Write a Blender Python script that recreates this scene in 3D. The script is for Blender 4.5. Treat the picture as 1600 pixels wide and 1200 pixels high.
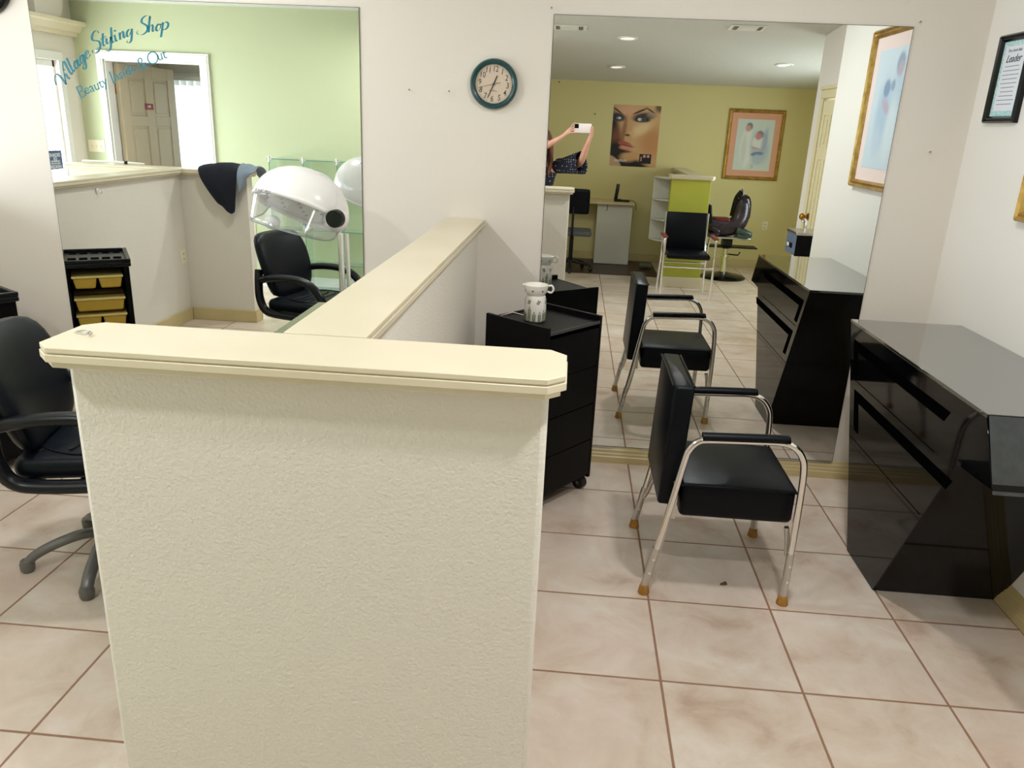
import bpy, bmesh, math, random
from math import sin, cos, pi, radians as rad
from mathutils import Vector, Matrix
random.seed(7)
for o in list(bpy.data.objects): bpy.data.objects.remove(o)
S = bpy.context.scene
COL = S.collection

# ------------------------------------------------------------------ camera
cy, sy = cos(0.0655362), sin(0.0655362); cp, sp = cos(0.3218991), sin(0.3218991)
fwd = Vector((-sy*cp, cy*cp, -sp)); rgt = Vector((cy, sy, 0)); upv = rgt.cross(fwd)
c_, s_ = cos(0.0440887), sin(0.0440887)
r2 = c_*rgt + s_*upv; u2 = -s_*rgt + c_*upv
cam = bpy.data.cameras.new('camera'); camo = bpy.data.objects.new('camera', cam); COL.objects.link(camo)
cam.sensor_width = 36; cam.lens = 36*1214.7/1600; cam.clip_start = 0.02; cam.clip_end = 100
mw = Matrix.Identity(4)
for i in range(3):
    mw[i][0] = r2[i]; mw[i][1] = u2[i]; mw[i][2] = -fwd[i]
mw[0][3], mw[1][3], mw[2][3] = 0, 0, 1.708
camo.matrix_world = mw
S.camera = camo
# ------------------------------------------------------------------ world, light, exposure
S.view_settings.view_transform = 'Standard'; S.view_settings.look = 'None'
S.view_settings.exposure = 0.68; S.view_settings.gamma = 1.0
S.view_settings.use_curve_mapping = False
W = bpy.data.worlds.new('sky'); S.world = W; W.use_nodes = True
W.node_tree.nodes['Background'].inputs[0].default_value = (.88, .94, 1, 1)
W.node_tree.nodes['Background'].inputs[1].default_value = 2.0

def area(name, loc, rot, sx, sy_, power, col=(1, 1, 1)):
    l = bpy.data.lights.new(name, 'AREA'); l.shape = 'RECTANGLE'; l.size = sx; l.size_y = sy_
    l.energy = power; l.color = col
    o = bpy.data.objects.new(name, l); COL.objects.link(o); o.location = loc; o.rotation_euler = rot
    return o
# daylight, plus fill through the added second left and hall windows (each lamp sits outside its own window opening)
DAY = (.86, .93, 1)
area('side_daylight_and_fill', (-5.12, 1.0, 1.25), (0, -pi/2, 0), 1.8, 1.45, 80, DAY)
area('side_daylight_and_fill', (-5.12, 2.95, 1.25), (0, -pi/2, 0), 1.8, 1.3, 38, DAY)  # brightens the left station through the added second window
area('daylight_back_office_window', (-4.3, -1.88, 1.42), (pi/2, 0, 0), 1.1, 1.2, 12, DAY)
area('added_hall_window_fill', (3.62, -1.0, 1.4), (0, pi/2, 0), 1.2, 1.0, 42, DAY)  # fill for the hall; its window is unseen and added

# ------------------------------------------------------------------ materials
MATS = {}
def mat(name, col, rough=.5, metal=0., bump=None, noise=None, coat=0., spec=None, emit=None, trans=0., alpha=None):
    if name in MATS: return MATS[name]
    m = bpy.data.materials.new(name); m.use_nodes = True; MATS[name] = m
    nt = m.node_tree; p = nt.nodes['Principled BSDF']; L = nt.links
    p.inputs['Base Color'].default_value = (*col, 1); p.inputs['Roughness'].default_value = rough
    p.inputs['Metallic'].default_value = metal
    p.inputs['Coat Weight'].default_value = coat; p.inputs['Coat Roughness'].default_value = .05
    if spec is not None: p.inputs['Specular IOR Level'].default_value = spec
    if trans: p.inputs['Transmission Weight'].default_value = trans
    if emit:
        p.inputs['Emission Color'].default_value = (*emit[0], 1); p.inputs['Emission Strength'].default_value = emit[1]
    tc = nt.nodes.new('ShaderNodeTexCoord')
    if noise:   # (scale, colour2, low, high)
        n = nt.nodes.new('ShaderNodeTexNoise'); n.inputs['Scale'].default_value = noise[0]; n.inputs['Detail'].default_value = 5
        L.new(tc.outputs['Object'], n.inputs['Vector'])
        r = nt.nodes.new('ShaderNodeMapRange'); r.inputs[1].default_value = noise[2]; r.inputs[2].default_value = noise[3]
        L.new(n.outputs['Fac'], r.inputs[0])
        mx = nt.nodes.new('ShaderNodeMix'); mx.data_type = 'RGBA'
        mx.inputs[6].default_value = (*col, 1); mx.inputs[7].default_value = (*noise[1], 1)
        L.new(r.outputs[0], mx.inputs[0]); L.new(mx.outputs[2], p.inputs['Base Color'])
    if bump:    # (scale, strength, distance)
        n = nt.nodes.new('ShaderNodeTexNoise'); n.inputs['Scale'].default_value = bump[0]; n.inputs['Detail'].default_value = 3
        L.new(tc.outputs['Object'], n.inputs['Vector'])
        b = nt.nodes.new('ShaderNodeBump'); b.inputs['Strength'].default_value = bump[1]; b.inputs['Distance'].default_value = bump[2]
        L.new(n.outputs['Fac'], b.inputs['Height']); L.new(b.outputs[0], p.inputs['Normal'])
    return m

def sr(r, g, b):   # sRGB 0-255 to linear
    f = lambda c: (c/255/12.92) if c/255 <= .04045 else ((c/255+.055)/1.055)**2.4
    return (f(r), f(g), f(b))

PEEL = (95, .35, .0016)
m_wall = mat('cream wall paint', sr(228, 220, 209), .62, bump=PEEL)
m_wallR = mat('white wall paint', sr(238, 234, 226), .6, bump=PEEL)
m_part = mat('half wall paint', sr(224, 217, 204), .62, bump=(125, .7, .0034))
m_yellow = mat('yellow wall paint', sr(218, 206, 148), .65, bump=PEEL)
m_green = mat('lime green wall paint', sr(190, 196, 158), .6, bump=PEEL)
m_ceil = mat('ceiling paint', sr(212, 212, 204), .8, bump=(60, .5, .006))
m_cap = mat('cream ledge laminate', sr(222, 211, 184), .32, noise=(3, sr(216, 204, 174), .4, .7))
m_base = mat('cream baseboard paint', sr(206, 188, 140), .35, noise=(2.2, sr(190, 170, 118), .4, .75))
m_white = mat('white trim paint', sr(240, 238, 232), .4)
m_creamdoor = mat('cream door paint', sr(222, 210, 170), .4)
m_tandoor = mat('beige door paint', sr(205, 190, 160), .45)
m_chrome = mat('polished chrome', (.86, .86, .86), .12, 1.)
m_steel = mat('brushed steel tube', (.62, .61, .59), .28, 1., bump=(40, .1, .001))
m_blackglass = mat('glossy black laminate', (.002, .002, .0025), .05, spec=.2)
m_desktop = mat('glossy black desktop', (.012, .0115, .010), .06, coat=1., spec=1.)
m_groove = mat('black recess', (.0015, .0015, .0015), .9, spec=0)
m_black = mat('satin black laminate', (.0025, .0025, .0028), .4, spec=.12)
m_vinyl = mat('black vinyl', (.0025, .0035, .006), .36, spec=.16, bump=(160, .25, .001))
m_leather = mat('dark blue-black leather', (.003, .005, .009), .38, spec=.2, bump=(120, .3, .001))
m_plas = mat('black moulded plastic', (.004, .005, .007), .32, spec=.35)
m_greybase = mat('grey painted metal', sr(112, 110, 108), .35, .3)
m_rubber = mat('amber rubber', sr(188, 138, 58), .6, noise=(30, sr(140, 95, 35), .4, .8))
m_dark = mat('dark rubber', (.01, .01, .01), .6)
m_brass = mat('brass', sr(170, 120, 50), .3, 1.)
m_gold = mat('gold frame', sr(202, 168, 98), .32, .85, noise=(22, sr(168, 130, 68), .45, .7))
m_frameblack = mat('black gloss frame', (.003, .003, .0035), .2, spec=.3)
m_teal = mat('dark teal plastic', sr(8, 66, 68), .25, coat=.4)
m_face = mat('clock face paper', sr(240, 214, 192), .6)
m_ink = mat('black ink', (.006, .006, .006), .6)
m_wsh = mat('white plastic', sr(238, 236, 232), .25, coat=.3)
m_blue = mat('blue package print', sr(70, 150, 205), .4)
m_navy = mat('navy cloth', (.006, .008, .016), .95, bump=(220, .6, .003))
m_greycloth = mat('grey blue cloth', sr(130, 142, 155), .95, bump=(220, .6, .003))
m_binyellow = mat('yellow plastic bin', sr(206, 168, 62), .35)
m_binrim = mat('pale yellow bin rim', sr(232, 208, 128), .35)
m_lime = mat('lime panel paint', sr(176, 178, 62), .6, bump=PEEL)
m_maple = mat('maple counter laminate', sr(220, 200, 158), .35, noise=(4, sr(206, 184, 140), .4, .7))
m_whitelam = mat('white laminate', sr(216, 214, 202), .4)
m_darkwood = mat('dark brown wood floor', sr(62, 34, 22), .4, noise=(9, sr(40, 20, 12), .4, .7))
m_redwood = mat('reddish wood', sr(128, 52, 32), .4)
m_skin = mat('skin', sr(226, 172, 148), .5, noise=(9, sr(212, 150, 126), .4, .8))
m_hair = mat('auburn hair', sr(110, 62, 38), .5, bump=(60, .8, .004))
m_lips = mat('lips', sr(176, 84, 78), .45)
m_decal = mat('teal vinyl lettering', sr(0, 112, 130), .4)
m_red = mat('red sign plastic', sr(150, 10, 18), .4)
m_signblue = mat('blue sticker print', sr(70, 92, 130), .5)
m_plate = mat('ivory switch plate', sr(236, 226, 196), .35)
m_nail = mat('nail steel', (.3, .3, .3), .4, 1.)
m_greyblue = mat('blue-grey enamel', sr(96, 112, 136), .35)
m_leaf = mat('dry brown leaf', sr(110, 80, 66), .8)
m_horsep = mat('dark purple glaze', sr(48, 34, 46), .25, noise=(9, sr(20, 16, 26), .4, .7))
m_horseg = mat('dark green glaze', sr(50, 66, 58), .3)
m_saddle = mat('dark red paint', sr(92, 12, 22), .35)

def dots(name, base, dot, scale, rad_):
    m = mat(name, base, .9); nt = m.node_tree; L = nt.links; p = nt.nodes['Principled BSDF']
    tc = nt.nodes.new('ShaderNodeTexCoord'); v = nt.nodes.new('ShaderNodeTexVoronoi'); v.inputs['Scale'].default_value = scale
    v.inputs['Randomness'].default_value = .35
    L.new(tc.outputs['Object'], v.inputs['Vector'])
    c = nt.nodes.new('ShaderNodeMath'); c.operation = 'LESS_THAN'; c.inputs[1].default_value = rad_
    L.new(v.outputs['Distance'], c.inputs[0])
    mx = nt.nodes.new('ShaderNodeMix'); mx.data_type = 'RGBA'; mx.inputs[6].default_value = (*base, 1); mx.inputs[7].default_value = (*dot, 1)
    L.new(c.outputs[0], mx.inputs[0]); L.new(mx.outputs[2], p.inputs['Base Color'])
    return m
m_blouse = dots('navy blouse with white dots', (.006, .007, .018), (.75, .78, .85), 45, .2)

def mirror_mat():
    m = mat('mirror silver', (.87, .9, .88), 0.0, 1.0); return m
m_mirror = mirror_mat()
def glass_mat(name, tint, gl=.12, op=.15):
    m = bpy.data.materials.new(name); m.use_nodes = True; nt = m.node_tree; L = nt.links
    for n in list(nt.nodes):
        if n.type != 'OUTPUT_MATERIAL': nt.nodes.remove(n)
    out = [n for n in nt.nodes if n.type == 'OUTPUT_MATERIAL'][0]
    t = nt.nodes.new('ShaderNodeBsdfTransparent'); t.inputs[0].default_value = (*tint, 1)
    g = nt.nodes.new('ShaderNodeBsdfGlossy'); g.inputs['Roughness'].default_value = .03
    fr = nt.nodes.new('ShaderNodeFresnel'); fr.inputs[0].default_value = 1.5
    ad = nt.nodes.new('ShaderNodeMath'); ad.operation = 'ADD'; ad.inputs[1].default_value = gl*.3
    ge = nt.nodes.new('ShaderNodeNewGeometry'); iv = nt.nodes.new('ShaderNodeMath'); iv.operation = 'SUBTRACT'; iv.inputs[0].default_value = 1; L.new(ge.outputs['Backfacing'], iv.inputs[1])
    mu = nt.nodes.new('ShaderNodeMath'); mu.operation = 'MULTIPLY'; L.new(fr.outputs[0], mu.inputs[0]); L.new(iv.outputs[0], mu.inputs[1]); L.new(mu.outputs[0], ad.inputs[0])
    mx = nt.nodes.new('ShaderNodeMixShader'); L.new(ad.outputs[0], mx.inputs[0]); L.new(t.outputs[0], mx.inputs[1]); L.new(g.outputs[0], mx.inputs[2])
    d = nt.nodes.new('ShaderNodeBsdfDiffuse'); d.inputs[0].default_value = (*tint, 1)
    m2 = nt.nodes.new('ShaderNodeMixShader'); m2.inputs[0].default_value = op; L.new(mx.outputs[0], m2.inputs[1]); L.new(d.outputs[0], m2.inputs[2])
    L.new(m2.outputs[0], out.inputs[0]); MATS[name] = m
    return m
m_glass = glass_mat('pale green glass', (.88, .965, .93), .3, .08)
m_glassedge = mat('green glass edge', sr(70, 130, 118), .15)
m_visor = glass_mat('clear visor plastic', (.93, .94, .95), .35, .06)
m_pane = glass_mat('window glass', (.97, .98, .98), .1, .02)

def floor_mat():
    m = mat('beige ceramic tile', (.5, .4, .3), .33); nt = m.node_tree; L = nt.links; p = nt.nodes['Principled BSDF']
    N = nt.nodes.new
    tc = N('ShaderNodeTexCoord'); sx = N('ShaderNodeSeparateXYZ'); L.new(tc.outputs['Object'], sx.inputs[0])
    def M(op, a, b=None, c=None):
        n = N('ShaderNodeMath'); n.operation = op
        for i, v in enumerate((a, b, c)):
            if v is None: continue
            if isinstance(v, (int, float)): n.inputs[i].default_value = v
            else: L.new(v, n.inputs[i])
        return n.outputs[0]
    u = M('DIVIDE', M('SUBTRACT', sx.outputs[0], .390), .459); v = M('DIVIDE', M('SUBTRACT', sx.outputs[1], 2.147), .463)
    du = M('PINGPONG', u, .5); dv = M('PINGPONG', v, .5)
    d = M('MINIMUM', du, dv)
    wob = N('ShaderNodeTexNoise'); wob.inputs['Scale'].default_value = 25; L.new(tc.outputs['Object'], wob.inputs['Vector'])
    d2 = M('ADD', d, M('MULTIPLY', M('SUBTRACT', wob.outputs['Fac'], .5), .004))
    g = N('ShaderNodeMapRange'); g.inputs[1].default_value = .0065; g.inputs[2].default_value = .0105; g.inputs[3].default_value = 1; g.inputs[4].default_value = 0
    L.new(d2, g.inputs[0])
    fx = M('FLOOR', u); fy = M('FLOOR', v)
    cb = N('ShaderNodeCombineXYZ'); L.new(fx, cb.inputs[0]); L.new(fy, cb.inputs[1])
    wn = N('ShaderNodeTexWhiteNoise'); L.new(cb.outputs[0], wn.inputs['Vector'])
    vm = N('ShaderNodeVectorMath'); vm.operation = 'MULTIPLY_ADD'; L.new(wn.outputs['Color'], vm.inputs[0]); vm.inputs[1].default_value = (9, 9, 9); L.new(tc.outputs['Object'], vm.inputs[2])
    n1 = N('ShaderNodeTexNoise'); n1.inputs['Scale'].default_value = 4.2; n1.inputs['Detail'].default_value = 7; n1.inputs['Roughness'].default_value = .62; n1.inputs['Distortion'].default_value = .5
    L.new(vm.outputs[0], n1.inputs['Vector'])
    r = N('ShaderNodeValToRGB'); L.new(n1.outputs['Fac'], r.inputs[0]); e = r.color_ramp.elements
    e[0].position = .30; e[0].color = (*sr(188, 162, 142), 1); e[1].position = .72; e[1].color = (*sr(226, 216, 204), 1)
    q = e.new(.42); q.color = (*sr(208, 188, 170), 1); q = e.new(.56); q.color = (*sr(217, 202, 186), 1)
    n2 = N('ShaderNodeTexNoise'); n2.inputs['Scale'].default_value = 2.1; n2.inputs['Detail'].default_value = 4; L.new(vm.outputs[0], n2.inputs['Vector'])
    r2_ = N('ShaderNodeMapRange'); r2_.inputs[1].default_value = .5; r2_.inputs[2].default_value = .75; r2_.inputs[4].default_value = .55; L.new(n2.outputs['Fac'], r2_.inputs[0])
    mx = N('ShaderNodeMix'); mx.data_type = 'RGBA'; L.new(r2_.outputs[0], mx.inputs[0]); L.new(r.outputs[0], mx.inputs[6]); mx.inputs[7].default_value = (*sr(212, 184, 170), 1)
    sp_ = N('ShaderNodeTexNoise'); sp_.inputs['Scale'].default_value = 130; L.new(tc.outputs['Object'], sp_.inputs['Vector'])
    sr_ = N('ShaderNodeMapRange'); sr_.inputs[1].default_value = .72; sr_.inputs[2].default_value = .78; sr_.inputs[4].default_value = .5; L.new(sp_.outputs['Fac'], sr_.inputs[0])
    mx3 = N('ShaderNodeMix'); mx3.data_type = 'RGBA'; L.new(sr_.outputs[0], mx3.inputs[0]); L.new(mx.outputs[2], mx3.inputs[6]); mx3.inputs[7].default_value = (*sr(120, 95, 75), 1)
    mx2 = N('ShaderNodeMix'); mx2.data_type = 'RGBA'; L.new(g.outputs[0], mx2.inputs[0]); L.new(mx3.outputs[2], mx2.inputs[6]); mx2.inputs[7].default_value = (*sr(150, 112, 88), 1)
    L.new(mx2.outputs[2], p.inputs['Base Color'])
    rr = M('MULTIPLY_ADD', g.outputs[0], .45, .30); L.new(rr, p.inputs['Roughness'])
    b = N('ShaderNodeBump'); b.inputs['Strength'].default_value = .6; b.inputs['Distance'].default_value = .004; b.invert = True
    hh = M('ADD', g.outputs[0], M('MULTIPLY', n1.outputs['Fac'], .25)); L.new(hh, b.inputs['Height']); L.new(b.outputs[0], p.inputs['Normal'])
    return m
m_floor = floor_mat()

def paint(name, base, blobs, w, h, rough=.5, wave=None):
    """soft-edged printed picture: base colour and ellipses (u,v,ru,rv,deg,softness,rgb,opacity) in picture units"""
    m = mat(name, sr(*base), rough); nt = m.node_tree; L = nt.links; p = nt.nodes['Principled BSDF']; N = nt.nodes.new
    tc = N('ShaderNodeTexCoord'); sx = N('ShaderNodeSeparateXYZ'); L.new(tc.outputs['Object'], sx.inputs[0])
    cb = N('ShaderNodeCombineXYZ')
    L.new(sx.outputs[0], cb.inputs[0]); L.new(sx.outputs[2], cb.inputs[1])
    col = None
    for (u, v, ru, rv, deg, soft, rgb, op) in blobs:
        mp = N('ShaderNodeMapping'); mp.vector_type = 'TEXTURE'
        mp.inputs['Location'].default_value = ((u-.5)*w, v*h, 0); mp.inputs['Rotation'].default_value = (0, 0, rad(deg)); mp.inputs['Scale'].default_value = (ru*w, rv*w, 1)
        L.new(cb.outputs[0], mp.inputs[0])
        ln = N('ShaderNodeVectorMath'); ln.operation = 'LENGTH'; L.new(mp.outputs[0], ln.inputs[0])
        mr = N('ShaderNodeMapRange'); mr.interpolation_type = 'SMOOTHSTEP'; mr.inputs[1].default_value = 1-soft; mr.inputs[2].default_value = 1+soft; mr.inputs[3].default_value = op; mr.inputs[4].default_value = 0
        L.new(ln.outputs['Value'], mr.inputs[0])
        mx = N('ShaderNodeMix'); mx.data_type = 'RGBA'; L.new(mr.outputs[0], mx.inputs[0])
        if col is None: mx.inputs[6].default_value = (*sr(*base), 1)
        else: L.new(col, mx.inputs[6])
        mx.inputs[7].default_value = (*sr(*rgb), 1); col = mx.outputs[2]
    if col: L.new(col, p.inputs['Base Color'])
    return m

# ------------------------------------------------------------------ mesh builder
def catmull(pts, n=6, closed=False):
    P = [Vector(p) for p in pts]; out = []
    k = len(P)
    rng = range(k) if closed else range(k-1)
    for i in rng:
        p0 = P[(i-1) % k] if closed or i > 0 else P[0]*2-P[1]
        p1 = P[i]; p2 = P[(i+1) % k]
        p3 = P[(i+2) % k] if closed or i+2 < k else P[-1]*2-P[-2]
        for j in range(n):
            t = j/n
            out.append(.5*((2*p1)+(-p0+p2)*t+(2*p0-5*p1+4*p2-p3)*t*t+(-p0+3*p1-3*p2+p3)*t**3))
    if not closed: out.append(P[-1])
    return out

class B:
    def __init__(s): s.bm = bmesh.new(); s.mi = 0
    def m(s, i): s.mi = i; return s
    def _f(s, vs):
        try:
            f = s.bm.faces.new(vs); f.material_index = s.mi; return f
        except ValueError: return None
    def box(s, x0, x1, y0, y1, z0, z1, rot=None, piv=None):
        v = [Vector((x, y, z)) for z in (z0, z1) for y in (y0, y1) for x in (x0, x1)]
        if rot is not None:
            piv = Vector(piv) if piv is not None else sum(v, Vector())/8
            v = [rot @ (q-piv)+piv for q in v]
        v = [s.bm.verts.new(q) for q in v]
        for f in ((0, 2, 3, 1), (4, 5, 7, 6), (0, 1, 5, 4), (2, 6, 7, 3), (0, 4, 6, 2), (1, 3, 7, 5)): s._f([v[i] for i in f])
        return s
    def loft(s, rings, close=True, cap=True):
        R = [[s.bm.verts.new(q) for q in r] for r in rings]
        n = len(R[0])
        for a, b in zip(R, R[1:]):
            for i in range(n if close else n-1):
                s._f([a[i], a[(i+1) % n], b[(i+1) % n], b[i]])
        if cap:
            s._f(list(reversed(R[0]))); s._f(R[-1])
        return s
    def prism(s, poly, ax, a0, a1):
        """poly: 2-d points in the plane normal to axis ax ('x': (y,z), 'y': (x,z), 'z': (x,y))"""
        def P(q, a):
            return {'x': Vector((a, q[0], q[1])), 'y': Vector((q[0], a, q[1])), 'z': Vector((q[0], q[1], a))}[ax]
        s.loft([[P(q, a0) for q in poly], [P(q, a1) for q in poly]]); return s
    def tube(s, pts, r, seg=12, closed=False, flat=1., cap=True, upv=None):
        P = [Vector(p) for p in pts]; n = len(P)
        rr = r if isinstance(r, (list, tuple)) else [r]*n
        T = []
        for i in range(n):
            a = P[(i-1) % n] if closed or i > 0 else P[i]; b = P[(i+1) % n] if closed or i < n-1 else P[i]
            T.append((b-a).normalized())
        u = upv and Vector(upv) or (Vector((0, 0, 1)) if abs(T[0].z) < .9 else Vector((0, 1, 0)))
        rings = []
        for i in range(n):
            t = T[i]; u = (u-t*u.dot(t))
            if u.length < 1e-6: u = t.orthogonal()
            u.normalize(); w = t.cross(u)
            rings.append([P[i]+(u*cos(2*pi*j/seg)*flat+w*sin(2*pi*j/seg))*rr[i] for j in range(seg)])
        if closed: rings.append(rings[0])
        if closed:
            R = [[s.bm.verts.new(q) for q in r_] for r_ in rings[:-1]]
            for k in range(n):
                a, b = R[k], R[(k+1) % n]
                for i in range(seg): s._f([a[i], a[(i+1) % seg], b[(i+1) % seg], b[i]])
        else: s.loft(rings, cap=cap)
        return s
    def cyl(s, p0, p1, r0, r1=None, seg=20):
        return s.tube([p0, p1], [r0, r0 if r1 is None else r1], seg)
    def lathe(s, prof, c=(0, 0, 0), axis='z', seg=32, cap=False):
        c = Vector(c); rings = []
        for (r, h) in prof:
            ring = []
            for j in range(seg):
                a = 2*pi*j/seg; x, y = r*cos(a), r*sin(a)
                ring.append(c+{'z': Vector((x, y, h)), 'y': Vector((x, h, -y)), 'x': Vector((h, x, y))}[axis])
            rings.append(ring)
        s.loft(rings, cap=cap); return s
    def ell(s, c, r, seg=20, rings=12, rot=None, zmin=-1, zmax=1):
        c = Vector(c); R = []
        for i in range(rings+1):
            t = -1+2*i/rings; ph = t*pi/2
            if sin(ph) < zmin-1e-6 or sin(ph) > zmax+1e-6: continue
            ring = []
            for j in range(seg):
                a = 2*pi*j/seg; q = Vector((r[0]*max(cos(ph), 1e-3)*cos(a), r[1]*max(cos(ph), 1e-3)*sin(a), r[2]*sin(ph)))
                ring.append(c+(rot @ q if rot is not None else q))
            R.append(ring)
        s.loft(R); return s
    def rbox(s, c, size, r=.02, n=4, rot=None):
        """rounded slab: outline rounded in x-y, softly domed along z"""
        c = Vector(c); hx, hy, hz = [q/2 for q in size]; rings = []
        prof = [(-hz, .75*r), (-hz+r*.3, .25*r), (-hz+r*.8, 0), (hz-r*.8, 0), (hz-r*.3, .25*r), (hz, .75*r)]
        for z, ins in prof:
            ring = []
            for (sx_, sy_, a0) in ((1, 1, 0), (-1, 1, pi/2), (-1, -1, pi), (1, -1, 1.5*pi)):
                for k in range(n+1):
                    a = a0+pi/2*k/n; q = Vector((sx_*(hx-r)+(r-ins)*cos(a), sy_*(hy-r)+(r-ins)*sin(a), z))
                    ring.append(c+(rot @ q if rot is not None else q))
            rings.append(ring)
        s.loft(rings); return s
    def done(s, name, mats, parent=None, bevel=0, smooth=40, sub=0, world=False, keep=False, loc=None):
        bm = s.bm; bmesh.ops.recalc_face_normals(bm, faces=bm.faces)
        me = bpy.data.meshes.new(name); o = bpy.data.objects.new(name, me); COL.objects.link(o)
        if parent is not None:
            o.parent = parent
            if world:
                off = Vector(parent.location)
                if parent.parent is not None: off = off+Vector(parent.parent.location)
                for v in bm.verts: v.co -= off
        elif not keep:
            xs = [v.co for v in bm.verts]
            if loc is None:
                c = Vector(((min(q.x for q in xs)+max(q.x for q in xs))/2, (min(q.y for q in xs)+max(q.y for q in xs))/2, min(q.z for q in xs)))
            else: c = Vector(loc)
            for v in bm.verts: v.co -= c
            o.location = c
        bm.to_mesh(me); bm.free()
        for m in (mats if isinstance(mats, (list, tuple)) else [mats]): me.materials.append(m)
        if smooth:
            me.shade_smooth(); me.set_sharp_from_angle(angle=rad(smooth))
        if bevel:
            b = o.modifiers.new('bevel', 'BEVEL'); b.width = bevel; b.segments = 2; b.limit_method = 'ANGLE'; b.angle_limit = rad(50)
        if sub:
            b = o.modifiers.new('sub', 'SUBSURF'); b.levels = sub; b.render_levels = sub
        return o

def thing(name, label, cat, loc=(0, 0, 0), rz=0., group=None):
    o = bpy.data.objects.new(name, None); COL.objects.link(o); o.location = loc; o.rotation_euler = (0, 0, rz)
    o.empty_display_size = .1
    o['label'] = label; o['category'] = cat
    if group: o['group'] = group
    return o
def tag(o, label, cat, group=None):
    o['label'] = label; o['category'] = cat
    if group: o['group'] = group
    return o
def struct(o): o['kind'] = 'structure'; return o
def text_mesh(txt, size, extr=.0005, align='CENTER', shear=0., bold=0., space=1.):
    c = bpy.data.curves.new('t', 'FONT'); c.body = txt; c.size = 1; c.extrude = extr/size; c.align_x = align; c.align_y = 'CENTER'
    c.shear = shear; c.offset = bold/size; c.space_character = space; c.resolution_u = 3
    o = bpy.data.objects.new('t', c); COL.objects.link(o)
    bpy.context.view_layer.update()
    me = bpy.data.meshes.new_from_object(o.evaluated_get(bpy.context.evaluated_depsgraph_get()))
    bpy.data.objects.remove(o); bpy.data.curves.remove(c)
    me.transform(Matrix.Scale(size, 4))
    return me
def text(name, txt, size, M, mt, parent=None, **k):
    """M places the lettering (its own x-y plane) in the parent's space"""
    me = text_mesh(txt, size, **k); me.name = name; me.transform(M); me.materials.clear(); me.materials.append(mt)
    o = bpy.data.objects.new(name, me); COL.objects.link(o)
    if parent is not None: o.parent = parent
    return o
FRONT = Matrix.Rotation(pi/2, 4, 'X')                       # readable from -y
REAR = Matrix.Rotation(pi, 4, 'Z') @ FRONT                  # readable from +y
LEFTW = Matrix.Rotation(pi/2, 4, 'Z') @ FRONT               # on a left wall, readable from +x
RIGHTW = Matrix.Rotation(-pi/2, 4, 'Z') @ FRONT             # on a right wall, readable from -x
def T(x, y, z): return Matrix.Translation((x, y, z))
def dup(root, loc, rz, label, group=None):
    r = root.copy(); COL.objects.link(r); r.location = loc; r.rotation_euler = (0, 0, rz); r['label'] = label
    if group: r['group'] = group
    for ch in list(root.children):
        c = ch.copy(); COL.objects.link(c); c.parent = r
        for g in list(ch.children):
            d = g.copy(); COL.objects.link(d); d.parent = c
    return r

WY = 3.894          # face of the back wall; mirrors' front is 6 mm nearer
# ------------------------------------------------------------------ structure
def cz(y): return 2.533+.0838*y
struct(B().box(-6.5, 3.7, -3.3, 4.1, -.1, 0).done('floor', m_floor, keep=True))
b = B(); b.prism([(-3.2, cz(-3.2)), (4.1, cz(4.1)), (4.1, cz(4.1)+.12), (-3.2, cz(-3.2)+.12)], 'x', -1.4, 3.7); struct(b.done('ceiling', m_ceil, keep=True))
b = B(); b.prism([(-3.2, cz(-3.2)+.12), (4.1, cz(4.1)+.12), (4.1, cz(4.1)+.24), (-3.2, cz(-3.2)+.24)], 'x', -6.5, -1.4); struct(b.done('ceiling', m_ceil, keep=True))
struct(B().box(-5.02, 1.79, WY, WY+.12, 0, 2.85).done('wall_back', m_wall, keep=True))
struct(B().box(1.784, 2.2, 1.83, WY+.12, 0, 2.80).done('wall_right', m_wallR, keep=True))
b = B(); b.box(2.1, 2.2, .22, .50, 0, 2.6).box(2.1, 2.2, .96, 1.83, 0, 2.6).box(2.1, 2.2, .50, .96, 2.03, 2.6); struct(b.done('wall_hall_right', m_wall, keep=True))
struct(B().box(2.2, 3.5, .22, .34, 0, 2.55).done('wall_hall_return', m_yellow, keep=True))
b = B(); b.box(3.3, 3.42, -2.98, -1.5, 0, 2.5).box(3.3, 3.42, -.5, .22, 0, 2.5).box(3.3, 3.42, -1.5, -.5, 0, .8).box(3.3, 3.42, -1.5, -.5, 2.0, 2.5)
struct(b.done('wall_hall_side', m_yellow, keep=True))
b = B(); b.box(-1.45, 3.42, -3.10, -2.98, 0, 2.3); struct(b.done('wall_rear', m_yellow, keep=True))
b = B(); b.box(-1.45, -1.35, -2.98, -.03, 0, 2.45); struct(b.done('wall_hall_left', m_yellow, keep=True))
# green wall with doorway x -4.62..-3.65
b = B(); b.box(-4.9, -4.62, -.15, -.03, 0, 2.655).box(-3.65, -1.45, -.15, -.03, 0, 2.655).box(-4.62, -3.65, -.15, -.03, 2.145, 2.655)
struct(b.done('wall_front_green', m_green, keep=True))
# left wall with a window and a second, unseen one added for light
b = B()
for (y0, y1, z0, z1) in ((-.15, .27, 0, 2.9), (1.73, 2.3, 0, 2.9), (3.6, 4.0, 0, 2.9), (.27, 1.73, 0, .35), (.27, 1.73, 2.1, 2.75), (2.3, 3.6, 0, .35), (2.3, 3.6, 2.1, 2.85)):
    b.box(-5.02, -4.9, y0, y1, z0, z1)
struct(b.done('wall_left', m_wall, keep=True))
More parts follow.
